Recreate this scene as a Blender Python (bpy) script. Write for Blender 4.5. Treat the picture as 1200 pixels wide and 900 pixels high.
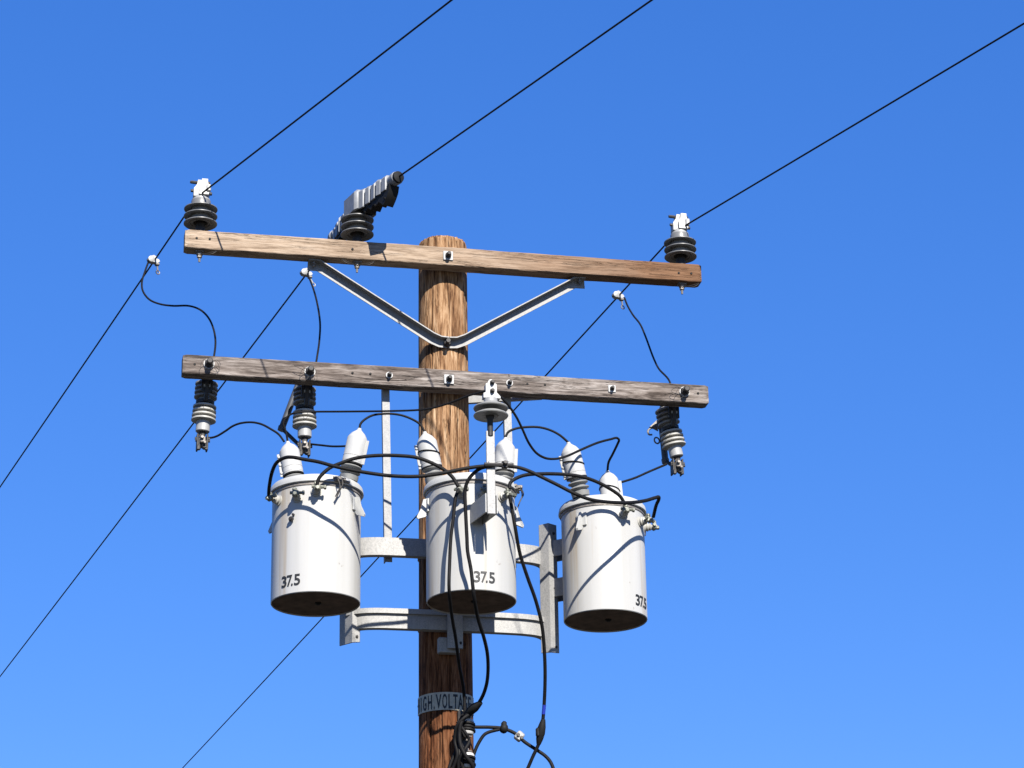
import bpy, math, random
from mathutils import Vector, Matrix, noise

random.seed(7)
scene = bpy.context.scene
for o in list(bpy.data.objects):
    bpy.data.objects.remove(o)
COL = scene.collection
R = math.radians

# ------------------------------------------------------------------ camera
cam_data = bpy.data.cameras.new('camera')
cam_data.sensor_width = 36.0
cam_data.lens = 36.0 * 3103.9 / 1200.0
cam_data.clip_start = 0.1
cam_data.clip_end = 5000.0
cam = bpy.data.objects.new('camera', cam_data)
COL.objects.link(cam)
YAW, PITCH, ROLL = 0.2065, 0.3729, -0.0174
fw = Vector((math.sin(YAW) * math.cos(PITCH), math.cos(YAW) * math.cos(PITCH), math.sin(PITCH)))
rt = Vector((math.cos(YAW), -math.sin(YAW), 0.0))
up = rt.cross(fw)
rt2 = rt * math.cos(ROLL) + up * math.sin(ROLL)
up2 = up * math.cos(ROLL) - rt * math.sin(ROLL)
cam.matrix_world = Matrix(((rt2.x, up2.x, -fw.x, -2.0355),
                           (rt2.y, up2.y, -fw.y, -11.2684),
                           (rt2.z, up2.z, -fw.z, 4.0),
                           (0, 0, 0, 1)))
scene.camera = cam

# ------------------------------------------------------------------ sky, sun, exposure
SUN_AZ, SUN_EL = R(7.0), R(36.5)          # azimuth from -Y towards +X
world = bpy.data.worlds.new('World')
scene.world = world
world.use_nodes = True
wn, wl = world.node_tree.nodes, world.node_tree.links
wn.clear()
sky = wn.new('ShaderNodeTexSky')
sky.sky_type = 'NISHITA'
sky.sun_disc = False
sky.sun_elevation = SUN_EL
sky.sun_rotation = math.pi - SUN_AZ        # rotation 0 puts the sun at +Y, turning towards +X
sky.altitude = 0.0
sky.air_density = 1.0
sky.dust_density = 0.0
sky.ozone_density = 10.0
hsv = wn.new('ShaderNodeHueSaturation')
hsv.inputs['Hue'].default_value = 0.5225
hsv.inputs['Saturation'].default_value = 1.417
hsv.inputs['Value'].default_value = 1.53
bg = wn.new('ShaderNodeBackground')
bg.inputs['Strength'].default_value = 0.1
wo = wn.new('ShaderNodeOutputWorld')
gam = wn.new('ShaderNodeGamma')
gam.inputs['Gamma'].default_value = 0.6
wl.new(sky.outputs[0], gam.inputs['Color'])
wl.new(gam.outputs[0], hsv.inputs['Color'])
wl.new(hsv.outputs[0], bg.inputs['Color'])
wl.new(bg.outputs[0], wo.inputs['Surface'])

sun_data = bpy.data.lights.new('sun', 'SUN')
sun_data.energy = 5.0
sun_data.angle = R(0.5)
sun_data.color = (1.0, 0.95, 0.87)
sun = bpy.data.objects.new('sun', sun_data)
COL.objects.link(sun)
to_sun = Vector((math.sin(SUN_AZ) * math.cos(SUN_EL), -math.cos(SUN_AZ) * math.cos(SUN_EL), math.sin(SUN_EL)))
sun.rotation_euler = to_sun.to_track_quat('Z', 'Y').to_euler()

vs = scene.view_settings
vs.view_transform = 'Standard'
vs.look = 'None'
vs.exposure = 1.2
vs.gamma = 1.0
vs.use_curve_mapping = False
scene.render.engine = 'CYCLES'


# ------------------------------------------------------------------ materials
def new_mat(name):
    m = bpy.data.materials.new(name)
    m.use_nodes = True
    n, l = m.node_tree.nodes, m.node_tree.links
    n.clear()
    out = n.new('ShaderNodeOutputMaterial')
    b = n.new('ShaderNodeBsdfPrincipled')
    l.new(b.outputs[0], out.inputs['Surface'])
    return m, n, l, b


def coords(n, l, scale, rot=(0, 0, 0)):
    tc = n.new('ShaderNodeTexCoord')
    mp = n.new('ShaderNodeMapping')
    mp.inputs['Scale'].default_value = scale
    mp.inputs['Rotation'].default_value = rot
    l.new(tc.outputs['Object'], mp.inputs['Vector'])
    return mp.outputs['Vector']


def tex(n, l, vec, scale=1.0, detail=6.0, rough=0.6, dist=0.0):
    t = n.new('ShaderNodeTexNoise')
    t.inputs['Scale'].default_value = scale
    t.inputs['Detail'].default_value = detail
    t.inputs['Roughness'].default_value = rough
    t.inputs['Distortion'].default_value = dist
    l.new(vec, t.inputs['Vector'])
    return t.outputs['Fac']


def ramp(n, l, fac, stops):
    r = n.new('ShaderNodeValToRGB')
    e = r.color_ramp.elements
    while len(e) < len(stops):
        e.new(0.5)
    for el, (p, c) in zip(e, stops):
        el.position = p
        el.color = (c[0], c[1], c[2], 1.0) if hasattr(c, '__len__') else (c, c, c, 1.0)
    l.new(fac, r.inputs['Fac'])
    return r.outputs['Color']


def mixc(n, l, fac, a, b, mode='MIX'):
    m = n.new('ShaderNodeMix')
    m.data_type = 'RGBA'
    m.blend_type = mode
    for s, v in ((m.inputs[0], fac), (m.inputs[6], a), (m.inputs[7], b)):
        if hasattr(v, 'links'):
            l.new(v, s)
        elif hasattr(v, '__len__'):
            s.default_value = (v[0], v[1], v[2], 1.0)
        else:
            s.default_value = v
    return m.outputs[2]


def bump(n, l, b, h, strength, dist):
    bp = n.new('ShaderNodeBump')
    bp.inputs['Strength'].default_value = strength
    bp.inputs['Distance'].default_value = dist
    l.new(h, bp.inputs['Height'])
    l.new(bp.outputs[0], b.inputs['Normal'])


def m_wood(name, sc, stops, crack, blotch, bstr=0.9, tint=None, tint_axis=None, wavy=0.6):
    """weathered timber: sc stretches the grain, stops colour it, crack is the colour factor in thin checks"""
    m, n, l, b = new_mat(name)
    g1 = tex(n, l, coords(n, l, sc), 1.0, 10, 0.66, wavy)
    g2 = tex(n, l, coords(n, l, tuple(q * 3.2 for q in sc)), 1.0, 6, 0.7, 0.4)
    f = mixc(n, l, 0.38, g1, g2)
    col = ramp(n, l, f, stops)
    vn = tex(n, l, coords(n, l, tuple(q * w for q, w in zip(sc, (1.5, 1.5, 0.8) if sc[2] < sc[0] else (0.8, 1.5, 1.5)))), 1.0, 4, 0.55, 0.8)
    sub = n.new('ShaderNodeMath'); sub.operation = 'SUBTRACT'; l.new(vn, sub.inputs[0]); sub.inputs[1].default_value = 0.47
    ab = n.new('ShaderNodeMath'); ab.operation = 'ABSOLUTE'; l.new(sub.outputs[0], ab.inputs[0])
    lines = ramp(n, l, ab.outputs[0], [(0.0, crack), (0.022, 1.0), (1.0, 1.0)])
    gate = tex(n, l, coords(n, l, tuple(q * 0.45 for q in sc)), 1.0, 3, 0.5)
    gm = ramp(n, l, gate, [(0.44, 0.0), (0.54, 1.0)])
    lines = mixc(n, l, gm, (1, 1, 1), lines)
    col = mixc(n, l, 1.0, col, lines, 'MULTIPLY')
    big = tex(n, l, coords(n, l, blotch), 1.0, 4, 0.55)
    blot = ramp(n, l, big, [(0.3, (0.70, 0.64, 0.60)), (0.62, (1.06, 1.04, 1.02))])
    col = mixc(n, l, 1.0, col, blot, 'MULTIPLY')
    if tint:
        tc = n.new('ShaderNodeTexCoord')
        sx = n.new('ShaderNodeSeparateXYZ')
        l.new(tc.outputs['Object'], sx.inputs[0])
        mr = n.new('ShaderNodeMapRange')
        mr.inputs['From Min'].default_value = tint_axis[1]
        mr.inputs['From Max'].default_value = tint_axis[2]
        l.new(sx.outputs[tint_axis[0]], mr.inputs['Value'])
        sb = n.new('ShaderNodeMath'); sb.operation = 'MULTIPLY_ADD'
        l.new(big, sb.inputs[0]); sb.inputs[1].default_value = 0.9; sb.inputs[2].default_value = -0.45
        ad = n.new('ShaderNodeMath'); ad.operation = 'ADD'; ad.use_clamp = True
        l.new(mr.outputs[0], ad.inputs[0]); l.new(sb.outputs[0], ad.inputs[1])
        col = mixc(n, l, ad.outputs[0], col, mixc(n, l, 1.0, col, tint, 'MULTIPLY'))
    l.new(col, b.inputs['Base Color'])
    b.inputs['Roughness'].default_value = 0.9
    b.inputs['Specular IOR Level'].default_value = 0.15
    hs = mixc(n, l, 0.55, f, lines)
    bump(n, l, b, hs, bstr, 0.005)
    return m


def m_plain(name, c, rough=0.5, metal=0.0, var=0.15, scale=30.0, bstr=0.15, spec=0.5):
    m, n, l, b = new_mat(name)
    f = tex(n, l, coords(n, l, (scale,) * 3), 1.0, 6, 0.65)
    col = ramp(n, l, f, [(0.3, [x * (1 - var) for x in c]), (0.7, [min(1, x * (1 + var)) for x in c])])
    l.new(col, b.inputs['Base Color'])
    b.inputs['Roughness'].default_value = rough
    b.inputs['Metallic'].default_value = metal
    b.inputs['Specular IOR Level'].default_value = spec
    if bstr:
        bump(n, l, b, f, bstr, 0.002)
    return m


def m_galv(name, lo, hi):
    m, n, l, b = new_mat(name)
    v = coords(n, l, (1, 1, 1))
    vo = n.new('ShaderNodeTexVoronoi')
    vo.inputs['Scale'].default_value = 260.0
    l.new(v, vo.inputs['Vector'])
    f2 = tex(n, l, coords(n, l, (90, 90, 26)), 1.0, 8, 0.75)
    sep = n.new('ShaderNodeSeparateColor')
    l.new(vo.outputs['Color'], sep.inputs[0])
    f = mixc(n, l, 0.72, sep.outputs[0], f2)
    col = ramp(n, l, f, [(0.32, lo), (0.62, hi)])
    l.new(col, b.inputs['Base Color'])
    b.inputs['Roughness'].default_value = 0.6
    b.inputs['Metallic'].default_value = 0.15
    bump(n, l, b, f2, 0.25, 0.002)
    return m


def m_tank(name, seed):
    m, n, l, b = new_mat(name)
    tc = n.new('ShaderNodeTexCoord')
    mp = n.new('ShaderNodeMapping')
    mp.inputs['Location'].default_value = (seed, seed * 2.1, 0)
    mp.inputs['Scale'].default_value = (9, 9, 0.35)
    l.new(tc.outputs['Object'], mp.inputs['Vector'])
    streak = tex(n, l, mp.outputs[0], 1.0, 5, 0.55)
    base = ramp(n, l, streak, [(0.3, (0.300, 0.297, 0.282)), (0.62, (0.362, 0.359, 0.346))])
    f2 = tex(n, l, coords(n, l, (5, 5, 5)), 1.0, 6, 0.6)
    mp2 = n.new('ShaderNodeMapping')
    mp2.inputs['Location'].default_value = (seed * 3, 5, 0)
    mp2.inputs['Scale'].default_value = (15, 15, 0.5)
    l.new(tc.outputs['Object'], mp2.inputs['Vector'])
    rst = tex(n, l, mp2.outputs[0], 1.0, 3, 0.5)
    rm = ramp(n, l, rst, [(0.585, 0.0), (0.72, 0.85)])
    col = mixc(n, l, rm, base, (0.25, 0.19, 0.115))
    spots = tex(n, l, coords(n, l, (38, 38, 26)), 1.0, 3, 0.5)
    sm = ramp(n, l, spots, [(0.71, 0.0), (0.76, 0.55)])
    col = mixc(n, l, sm, col, (0.15, 0.12, 0.09))
    l.new(col, b.inputs['Base Color'])
    b.inputs['Roughness'].default_value = 0.45
    b.inputs['Specular IOR Level'].default_value = 0.3
    bump(n, l, b, f2, 0.05, 0.004)
    return m


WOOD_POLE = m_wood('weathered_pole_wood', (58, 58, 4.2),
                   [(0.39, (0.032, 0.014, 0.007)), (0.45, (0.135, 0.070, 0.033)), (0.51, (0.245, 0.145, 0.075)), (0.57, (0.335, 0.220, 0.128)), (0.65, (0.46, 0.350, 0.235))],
                   0.06, (9, 9, 2.2), 1.0, (0.50, 0.33, 0.26), (2, 8.0, 7.0), 1.1)  # tint: browner wood on the lower pole, deepened further as painted shade
WOOD_UPPER = m_wood('tan_crossarm_wood', (4.0, 70, 70),
                    [(0.34, (0.110, 0.076, 0.051)), (0.44, (0.220, 0.167, 0.120)), (0.53, (0.320, 0.254, 0.190)), (0.66, (0.410, 0.345, 0.275))],
                    0.30, (3.0, 9, 9), 0.7, (0.44, 0.31, 0.235), (0, -0.2, 1.05), 0.8)
WOOD_LOWER = m_wood('grey_crossarm_wood', (3.2, 30, 30),
                    [(0.36, (0.036, 0.029, 0.025)), (0.45, (0.090, 0.076, 0.067)), (0.53, (0.165, 0.145, 0.131)), (0.60, (0.245, 0.222, 0.206)), (0.70, (0.36, 0.340, 0.322))],
                    0.25, (2.4, 8, 8), 0.9, None, None, 1.8)
GALV = m_galv('galvanized_steel', (0.1968, 0.1968, 0.1927), (0.2829, 0.2788, 0.2706))
GALV_OLD = m_galv('dull_galvanized_steel', (0.165, 0.165, 0.162), (0.235, 0.232, 0.226))
GALV_BRIGHT = m_galv('bright_galvanized_steel', (0.2542, 0.2542, 0.2501), (0.328, 0.328, 0.3198))
ALU = m_plain('cast_aluminium', (0.255, 0.255, 0.248), 0.5, 0.1, 0.14, 40, 0.2)
BOLT = m_plain('dark_bolt_steel', (0.024, 0.022, 0.021), 0.6, 0.3, 0.4, 80, 0.3)
NUT = m_plain('dull_nut_steel', (0.1558, 0.1394, 0.123), 0.55, 0.3, 0.4, 90, 0.3)
PORC_DARK = m_plain('dark_grey_insulator', (0.115, 0.115, 0.112), 0.38, 0, 0.2, 25, 0.05, 0.5)
PORC_GREY = m_plain('grey_insulator', (0.1722, 0.1722, 0.164), 0.5, 0, 0.12, 25, 0.05, 0.4)
PORC_LIGHT = m_plain('light_grey_porcelain', (0.295, 0.288, 0.262), 0.45, 0, 0.12, 25, 0.05, 0.4)
PORC_WHITE = m_plain('white_porcelain', (0.3772, 0.369, 0.3526), 0.35, 0, 0.06, 25, 0.03)
GUARD = m_plain('white_guard_plastic', (0.325, 0.325, 0.315), 0.6, 0, 0.06, 14, 0.08, 0.3)
LID = m_plain('white_lid_paint', (0.3362, 0.3362, 0.3239), 0.5, 0, 0.10, 9, 0.06, 0.3)
UNDER = m_plain('rusty_tank_bottom', (0.092, 0.064, 0.048), 0.85, 0, 0.45, 16, 0.2, 0.2)
CABLE = m_plain('black_cable', (0.0055, 0.0052, 0.0055), 0.65, 0, 0.4, 50, 0.1, 0.15)
LINE = m_plain('dark_line_wire', (0.009, 0.008, 0.0075), 0.7, 0.0, 0.4, 60, 0.1, 0.15)
COVER = m_plain('grey_line_cover_plastic', (0.165, 0.172, 0.182), 0.5, 0, 0.18, 22, 0.1, 0.4)
RUBBER = m_plain('black_rubber', (0.008, 0.008, 0.008), 0.65, 0, 0.3, 40, 0.1, 0.18)
TUBE = m_plain('dark_fuse_tube', (0.041, 0.0451, 0.0533), 0.5, 0, 0.15, 20, 0.05)
BRONZE = m_plain('bronze_terminal', (0.123, 0.1271, 0.1025), 0.5, 0.3, 0.6, 110, 0.3)
SIGN = m_plain('weathered_sign_metal', (0.37, 0.325, 0.235), 0.6, 0.0, 0.25, 40, 0.1)
INK = m_plain('black_lettering', (0.00984, 0.00984, 0.00984), 0.6, 0, 0.5, 200, 0.0)
BLUE = m_plain('blue_tape', (0.0082, 0.0246, 0.287), 0.5, 0, 0.1, 40, 0.0)
TANKS = [m_tank('white_tank_paint', 1.3), m_tank('white_tank_paint', 4.7), m_tank('white_tank_paint', 8.2)]
GROUND = m_plain('dry_grass_ground', (0.03, 0.028, 0.02), 0.95, 0, 0.5, 0.4, 0.3)

# ------------------------------------------------------------------ mesh helpers
ORIGIN = {}


def frame(axis, hint=None):
    """3x3 basis whose Z is axis"""
    z = Vector(axis).normalized()
    h = Vector(hint) if hint is not None else (Vector((0, 0, 1)) if abs(z.z) < 0.95 else Vector((1, 0, 0)))
    x = h - z * h.dot(z)
    x.normalize()
    y = z.cross(x)
    return x, y, z


class MB:
    def __init__(self):
        self.v, self.f = [], []

    def add(self, vs_, fs):
        k = len(self.v)
        self.v += [Vector(p) for p in vs_]
        self.f += [tuple(i + k for i in q) for q in fs]
        return self

    def box(self, c, size, x=(1, 0, 0), y=(0, 1, 0), z=(0, 0, 1), bev=0.0):
        c, x, y, z = Vector(c), Vector(x), Vector(y), Vector(z)
        hx, hy, hz = size[0] / 2, size[1] / 2, size[2] / 2
        b = min(bev, hx * 0.9, hy * 0.9, hz * 0.9)
        if b <= 0:
            pts = [(sx * hx, sy * hy, sz * hz) for sx in (-1, 1) for sy in (-1, 1) for sz in (-1, 1)]
            fs = [(0, 1, 3, 2), (4, 6, 7, 5), (0, 4, 5, 1), (2, 3, 7, 6), (0, 2, 6, 4), (1, 5, 7, 3)]
        else:
            pts, idx = [], {}
            for sx in (-1, 1):
                for sy in (-1, 1):
                    for sz in (-1, 1):
                        for a in range(3):
                            p = [sx * (hx - b), sy * (hy - b), sz * (hz - b)]
                            p[a] = (sx * hx, sy * hy, sz * hz)[a]
                            idx[(sx, sy, sz, a)] = len(pts)
                            pts.append(p)
            fs = []
            for a in range(3):
                o = [i for i in range(3) if i != a]
                for s in (-1, 1):
                    q = []
                    for s1, s2 in ((-1, -1), (1, -1), (1, 1), (-1, 1)):
                        k = [0, 0, 0]; k[a] = s; k[o[0]] = s1; k[o[1]] = s2
                        q.append(idx[(*k, a)])
                    fs.append(tuple(q))
            for a in range(3):                      # edges along axis a
                o = [i for i in range(3) if i != a]
                for s1 in (-1, 1):
                    for s2 in (-1, 1):
                        q = []
                        for s, w in ((-1, o[0]), (1, o[0]), (1, o[1]), (-1, o[1])):
                            k = [0, 0, 0]; k[a] = s; k[o[0]] = s1; k[o[1]] = s2
                            q.append(idx[(*k, w)])
                        fs.append(tuple(q))
            for sx in (-1, 1):
                for sy in (-1, 1):
                    for sz in (-1, 1):
                        fs.append(tuple(idx[(sx, sy, sz, a)] for a in range(3)))
        return self.add([c + x * p[0] + y * p[1] + z * p[2] for p in pts], fs)

    def lathe(self, base, axis, prof, seg=24, hint=None, cap=True):
        x, y, z = frame(axis, hint)
        base = Vector(base)
        vs_, fs = [], []
        for r, h in prof:
            for i in range(seg):
                a = 2 * math.pi * i / seg
                vs_.append(base + z * h + (x * math.cos(a) + y * math.sin(a)) * max(r, 1e-5))
        for j in range(len(prof) - 1):
            for i in range(seg):
                i2 = (i + 1) % seg
                fs.append((j * seg + i, j * seg + i2, (j + 1) * seg + i2, (j + 1) * seg + i))
        if cap:
            fs.append(tuple(range(seg - 1, -1, -1)))
            fs.append(tuple((len(prof) - 1) * seg + i for i in range(seg)))
        return self.add(vs_, fs)

    def rod(self, a, b, r, seg=10, r2=None):
        a, b = Vector(a), Vector(b)
        return self.lathe(a, b - a, [(r, 0), (r if r2 is None else r2, (b - a).length)], seg)

    def bolt(self, p, axis, r, h, seg=6):
        return self.lathe(p, axis, [(r, 0), (r, h * 0.8), (r * 0.8, h)], seg)

    def tube(self, pts, r, seg=8):
        pts = [Vector(p) for p in pts]
        vs_, fs = [], []
        t0 = (pts[1] - pts[0]).normalized()
        x, y, _ = frame(t0)
        for k, p in enumerate(pts):
            t = (pts[min(k + 1, len(pts) - 1)] - pts[max(k - 1, 0)]).normalized()
            x = (x - t * x.dot(t)).normalized()
            y = t.cross(x)
            for i in range(seg):
                a = 2 * math.pi * i / seg
                vs_.append(p + (x * math.cos(a) + y * math.sin(a)) * r)
        for j in range(len(pts) - 1):
            for i in range(seg):
                i2 = (i + 1) % seg
                fs.append((j * seg + i, j * seg + i2, (j + 1) * seg + i2, (j + 1) * seg + i))
        fs.append(tuple(range(seg - 1, -1, -1)))
        fs.append(tuple((len(pts) - 1) * seg + i for i in range(seg)))
        return self.add(vs_, fs)

    def ring(self, c, axis, rad, r, seg=20, sub=6):
        x, y, _ = frame(axis)
        c = Vector(c)
        pts = [c + (x * math.cos(2 * math.pi * i / seg) + y * math.sin(2 * math.pi * i / seg)) * rad for i in range(seg + 1)]
        return self.tube(pts, r, sub)

    def prism(self, c, poly, depth, x, y):
        """polygon in the x/y plane at c, thickness depth along x cross y, centred"""
        c, x, y = Vector(c), Vector(x).normalized(), Vector(y).normalized()
        z = x.cross(y)
        n = len(poly)
        vs_ = [c + x * a + y * b - z * depth / 2 for a, b in poly] + [c + x * a + y * b + z * depth / 2 for a, b in poly]
        fs = [tuple(range(n - 1, -1, -1)), tuple(range(n, 2 * n))]
        fs += [(i, (i + 1) % n, n + (i + 1) % n, n + i) for i in range(n)]
        return self.add(vs_, fs)

    def sweep(self, rings, closed_ends=True):
        n = len(rings[0])
        vs_ = [p for r_ in rings for p in r_]
        fs = []
        for j in range(len(rings) - 1):
            for i in range(n):
                i2 = (i + 1) % n
                fs.append((j * n + i, j * n + i2, (j + 1) * n + i2, (j + 1) * n + i))
        if closed_ends:
            fs.append(tuple(range(n - 1, -1, -1)))
            fs.append(tuple((len(rings) - 1) * n + i for i in range(n)))
        return self.add(vs_, fs)

    def build(self, name, mat, parent=None, smooth=True, angle=38, mats=None):
        me = bpy.data.meshes.new(name)
        if parent is not None:
            off = ORIGIN[parent.name]
        else:
            lo = [min(p[i] for p in self.v) for i in range(3)]
            hi = [max(p[i] for p in self.v) for i in range(3)]
            off = Vector(((lo[0] + hi[0]) / 2, (lo[1] + hi[1]) / 2, lo[2]))
        me.from_pydata([tuple(p - off) for p in self.v], [], self.f)
        import bmesh
        bm = bmesh.new(); bm.from_mesh(me)
        bmesh.ops.recalc_face_normals(bm, faces=bm.faces)
        bm.to_mesh(me); bm.free()
        me.materials.append(mat)
        if smooth:
            me.shade_smooth()
            me.set_sharp_from_angle(angle=R(angle))
        o = bpy.data.objects.new(name, me)
        COL.objects.link(o)
        ORIGIN[o.name] = off
        if parent is not None:
            o.parent = parent
        else:
            o.location = off
        return o


def thing(name, loc, label, cat, group=None):
    o = bpy.data.objects.new(name, None)
    o.empty_display_size = 0.1
    COL.objects.link(o)
    o.location = loc
    ORIGIN[o.name] = Vector(loc)
    return tag(o, label, cat, group)


def tag(o, label, cat, group=None):
    o['label'] = label
    o['category'] = cat
    if group:
        o['group'] = group
    return o


def az(a):
    a = R(a)
    return Vector((math.sin(a), -math.cos(a), 0.0))


def smooth_path(pts, k=6):
    P = [Vector(p) for p in pts]
    P = [P[0] * 2 - P[1]] + P + [P[-1] * 2 - P[-2]]
    out = []
    for i in range(1, len(P) - 2):
        p0, p1, p2, p3 = P[i - 1], P[i], P[i + 1], P[i + 2]
        # centripetal parameters keep sharp bends from looping
        t0 = 0.0
        t1 = t0 + max((p1 - p0).length, 1e-5) ** 0.5
        t2 = t1 + max((p2 - p1).length, 1e-5) ** 0.5
        t3 = t2 + max((p3 - p2).length, 1e-5) ** 0.5
        for j in range(k):
            t = t1 + (t2 - t1) * j / k
            a1 = p0 * ((t1 - t) / (t1 - t0)) + p1 * ((t - t0) / (t1 - t0))
            a2 = p1 * ((t2 - t) / (t2 - t1)) + p2 * ((t - t1) / (t2 - t1))
            a3 = p2 * ((t3 - t) / (t3 - t2)) + p3 * ((t - t2) / (t3 - t2))
            b1 = a1 * ((t2 - t) / (t2 - t0)) + a2 * ((t - t0) / (t2 - t0))
            b2 = a2 * ((t3 - t) / (t3 - t1)) + a3 * ((t - t1) / (t3 - t1))
            out.append(b1 * ((t2 - t) / (t2 - t1)) + b2 * ((t - t1) / (t2 - t1)))
    out.append(P[-2])
    return out


def letters(chars, heights, place, mat, name, parent, width, bold=0.0, depth=0.0012):
    """each character as a mesh wrapped on a cylinder by place(u, v, w) ; u along, v up, w out"""
    mb = MB()
    for ch, u0 in chars:
        cu = bpy.data.curves.new('glyph', 'FONT')
        cu.body = ch
        cu.size = 1.0
        cu.offset = bold
        cu.extrude = 0.5
        cu.resolution_u = 4
        ob = bpy.data.objects.new('glyph', cu)
        COL.objects.link(ob)
        dg = bpy.context.evaluated_depsgraph_get()
        me = bpy.data.meshes.new_from_object(ob.evaluated_get(dg))
        xs = [v.co.x for v in me.vertices]
        cx, wd = (min(xs) + max(xs)) / 2, max(xs) - min(xs)
        cap = 0.729
        w = width.get(ch, width['*'])
        s = w / max(wd, 1e-4)
        vs_ = [place(u0 + (v.co.x - cx) * s, v.co.y / cap * heights, (v.co.z + 0.5) * depth) for v in me.vertices]
        mb.add(vs_, [tuple(p.vertices) for p in me.polygons])
        bpy.data.objects.remove(ob)
        bpy.data.curves.remove(cu)
        bpy.data.meshes.remove(me)
    return mb.build(name, mat, parent, smooth=False)


# ------------------------------------------------------------------ ground
ground = MB()
N = 24
for j in range(N + 1):
    for i in range(N + 1):
        x = (i / N - 0.5) * 6000
        y = (j / N - 0.5) * 6000
        ground.v.append(Vector((x, y, 0.0)))
for j in range(N):
    for i in range(N):
        a = j * (N + 1) + i
        ground.f.append((a, a + 1, a + N + 2, a + N + 1))
g = ground.build('ground', GROUND)
g['kind'] = 'structure'

# ------------------------------------------------------------------ utility pole
POLE_TOP = 9.193


def pole_r(z):
    if z > 6.7:
        return 0.1205 + (0.1135 - 0.1205) * (z - 6.7) / (POLE_TOP - 6.7)
    return 0.1205 + (0.150 - 0.1205) * (6.7 - z) / 6.7


pole = thing('utility_pole', (0, 0, 0), 'tall weathered brown timber pole standing in the centre of the picture', 'pole')
mb = MB()
SEG = 112
zs = [0.0, 2.0, 4.0, 5.5] + [6.2 + i * 0.03 for i in range(100)]
zs = [z for z in zs if z < POLE_TOP - 0.02] + [POLE_TOP - 0.012, POLE_TOP]
checks = [(random.uniform(-math.pi, math.pi), random.uniform(6.2, 9.2), random.uniform(0.25, 0.9), random.uniform(0.004, 0.011)) for _ in range(70)]
rings = []
for k, z in enumerate(zs):
    rr = []
    for i in range(SEG):
        a = 2 * math.pi * i / SEG
        r_ = pole_r(z)
        r_ += 0.0022 * noise.noise(Vector((math.cos(a) * 5, math.sin(a) * 5, z * 0.8)))
        r_ += 0.0016 * noise.noise(Vector((math.cos(a) * 22, math.sin(a) * 22, z * 1.3 + 9)))
        for ca, cz, ch, cd in checks:
            if abs(z - cz) < ch / 2:
                d = (a - ca - 0.02 * math.sin(z * 3 + ca) + math.pi) % (2 * math.pi) - math.pi
                if abs(d) < 0.05:
                    r_ -= cd * (1 - abs(d) / 0.05) * math.sin(math.pi * (z - cz + ch / 2) / ch)
        zz = z
        if k >= len(zs) - 2:
            zz += 0.007 * noise.noise(Vector((math.cos(a) * 9, math.sin(a) * 9, 3))) + 0.003 * noise.noise(Vector((math.cos(a) * 30, math.sin(a) * 30, 3)))
            if k == len(zs) - 1:
                r_ -= 0.006
        rr.append(Vector((r_ * math.cos(a), r_ * math.sin(a), zz)))
    rings.append(rr)
rings.append([Vector((p.x * 0.5, p.y * 0.5, POLE_TOP + 0.002)) for p in rings[-1]])
mb.sweep(rings)
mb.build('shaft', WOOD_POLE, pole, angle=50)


# ------------------------------------------------------------------ crossarms
def timber(zc, y0, y1, h, L, seed, name, mat, parent, x0=0.0):
    """bevelled beam along X with slightly worn, uneven edges"""
    mb = MB()
    rings = []
    n = 150
    b = 0.003
    yc, d = (y0 + y1) / 2, (y1 - y0)
    for k in range(n + 1):
        x = x0 - L / 2 + L * k / n
        end = 0.004 if k in (0, n) else 0.0
        prof = [(-d / 2 + b, -h / 2), (d / 2 - b, -h / 2), (d / 2, -h / 2 + b), (d / 2, h / 2 - b), (d / 2 - b, h / 2),
                (0, h / 2), (-d / 2 + b, h / 2), (-d / 2, h / 2 - b), (-d / 2, h / 4), (-d / 2, 0), (-d / 2, -h / 4), (-d / 2, -h / 2 + b)]
        rr = []
        for q, (py, pz) in enumerate(prof):
            nn = noise.noise(Vector((x * 7, q * 3.1, seed))) * 0.0016 + noise.noise(Vector((x * 31, q * 5.3, seed + 4))) * 0.0009
            s = 1 - end / (h / 2)
            nn += 0.0028 * noise.noise(Vector((x * 0.9, 0.0, seed + 11)))
            rr.append(Vector((x, yc + py * s + (nn if q in (7, 8, 9, 10, 11) else 0), zc + pz * s + nn)))
        rings.append(rr)
    mb.sweep(rings)
    return mb.build(name, mat, parent, smooth=False)


def arm_bolt(parent, x, z, yf, square=True, ws=0.044, nr=0.012, nh=0.03, wmat=None):
    w = MB()
    if square:
        w.box((x, yf - 0.004, z), (ws, 0.006, ws), bev=0.002)
    else:
        w.lathe((x, yf - 0.001, z), (0, -1, 0), [(ws / 2, 0), (ws / 2, 0.006)], 16)
    n_ = MB()
    n_.bolt((x, yf - 0.007, z), (0, -1, 0), nr * 1.25, nh * 0.45)
    n_.lathe((x, yf - 0.007, z), (0, -1, 0), [(nr * 0.8, 0), (nr * 0.8, nh), (nr * 0.6, nh + 0.003)], 10)
    bo = n_.build('bolt', BOLT, parent)
    w.build('washer', wmat or GALV_BRIGHT, bo)
    return bo


def knot_hole(parent, x, z, yf, r=0.0055):
    MB().lathe((x, yf + 0.004, z), (0, -1, 0), [(r, 0), (r, 0.0062), (r * 0.8, 0.0075)], 10).build('hole_disc', RUBBER, parent)  # black disc standing in for the shaded inside of a small hole


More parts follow.
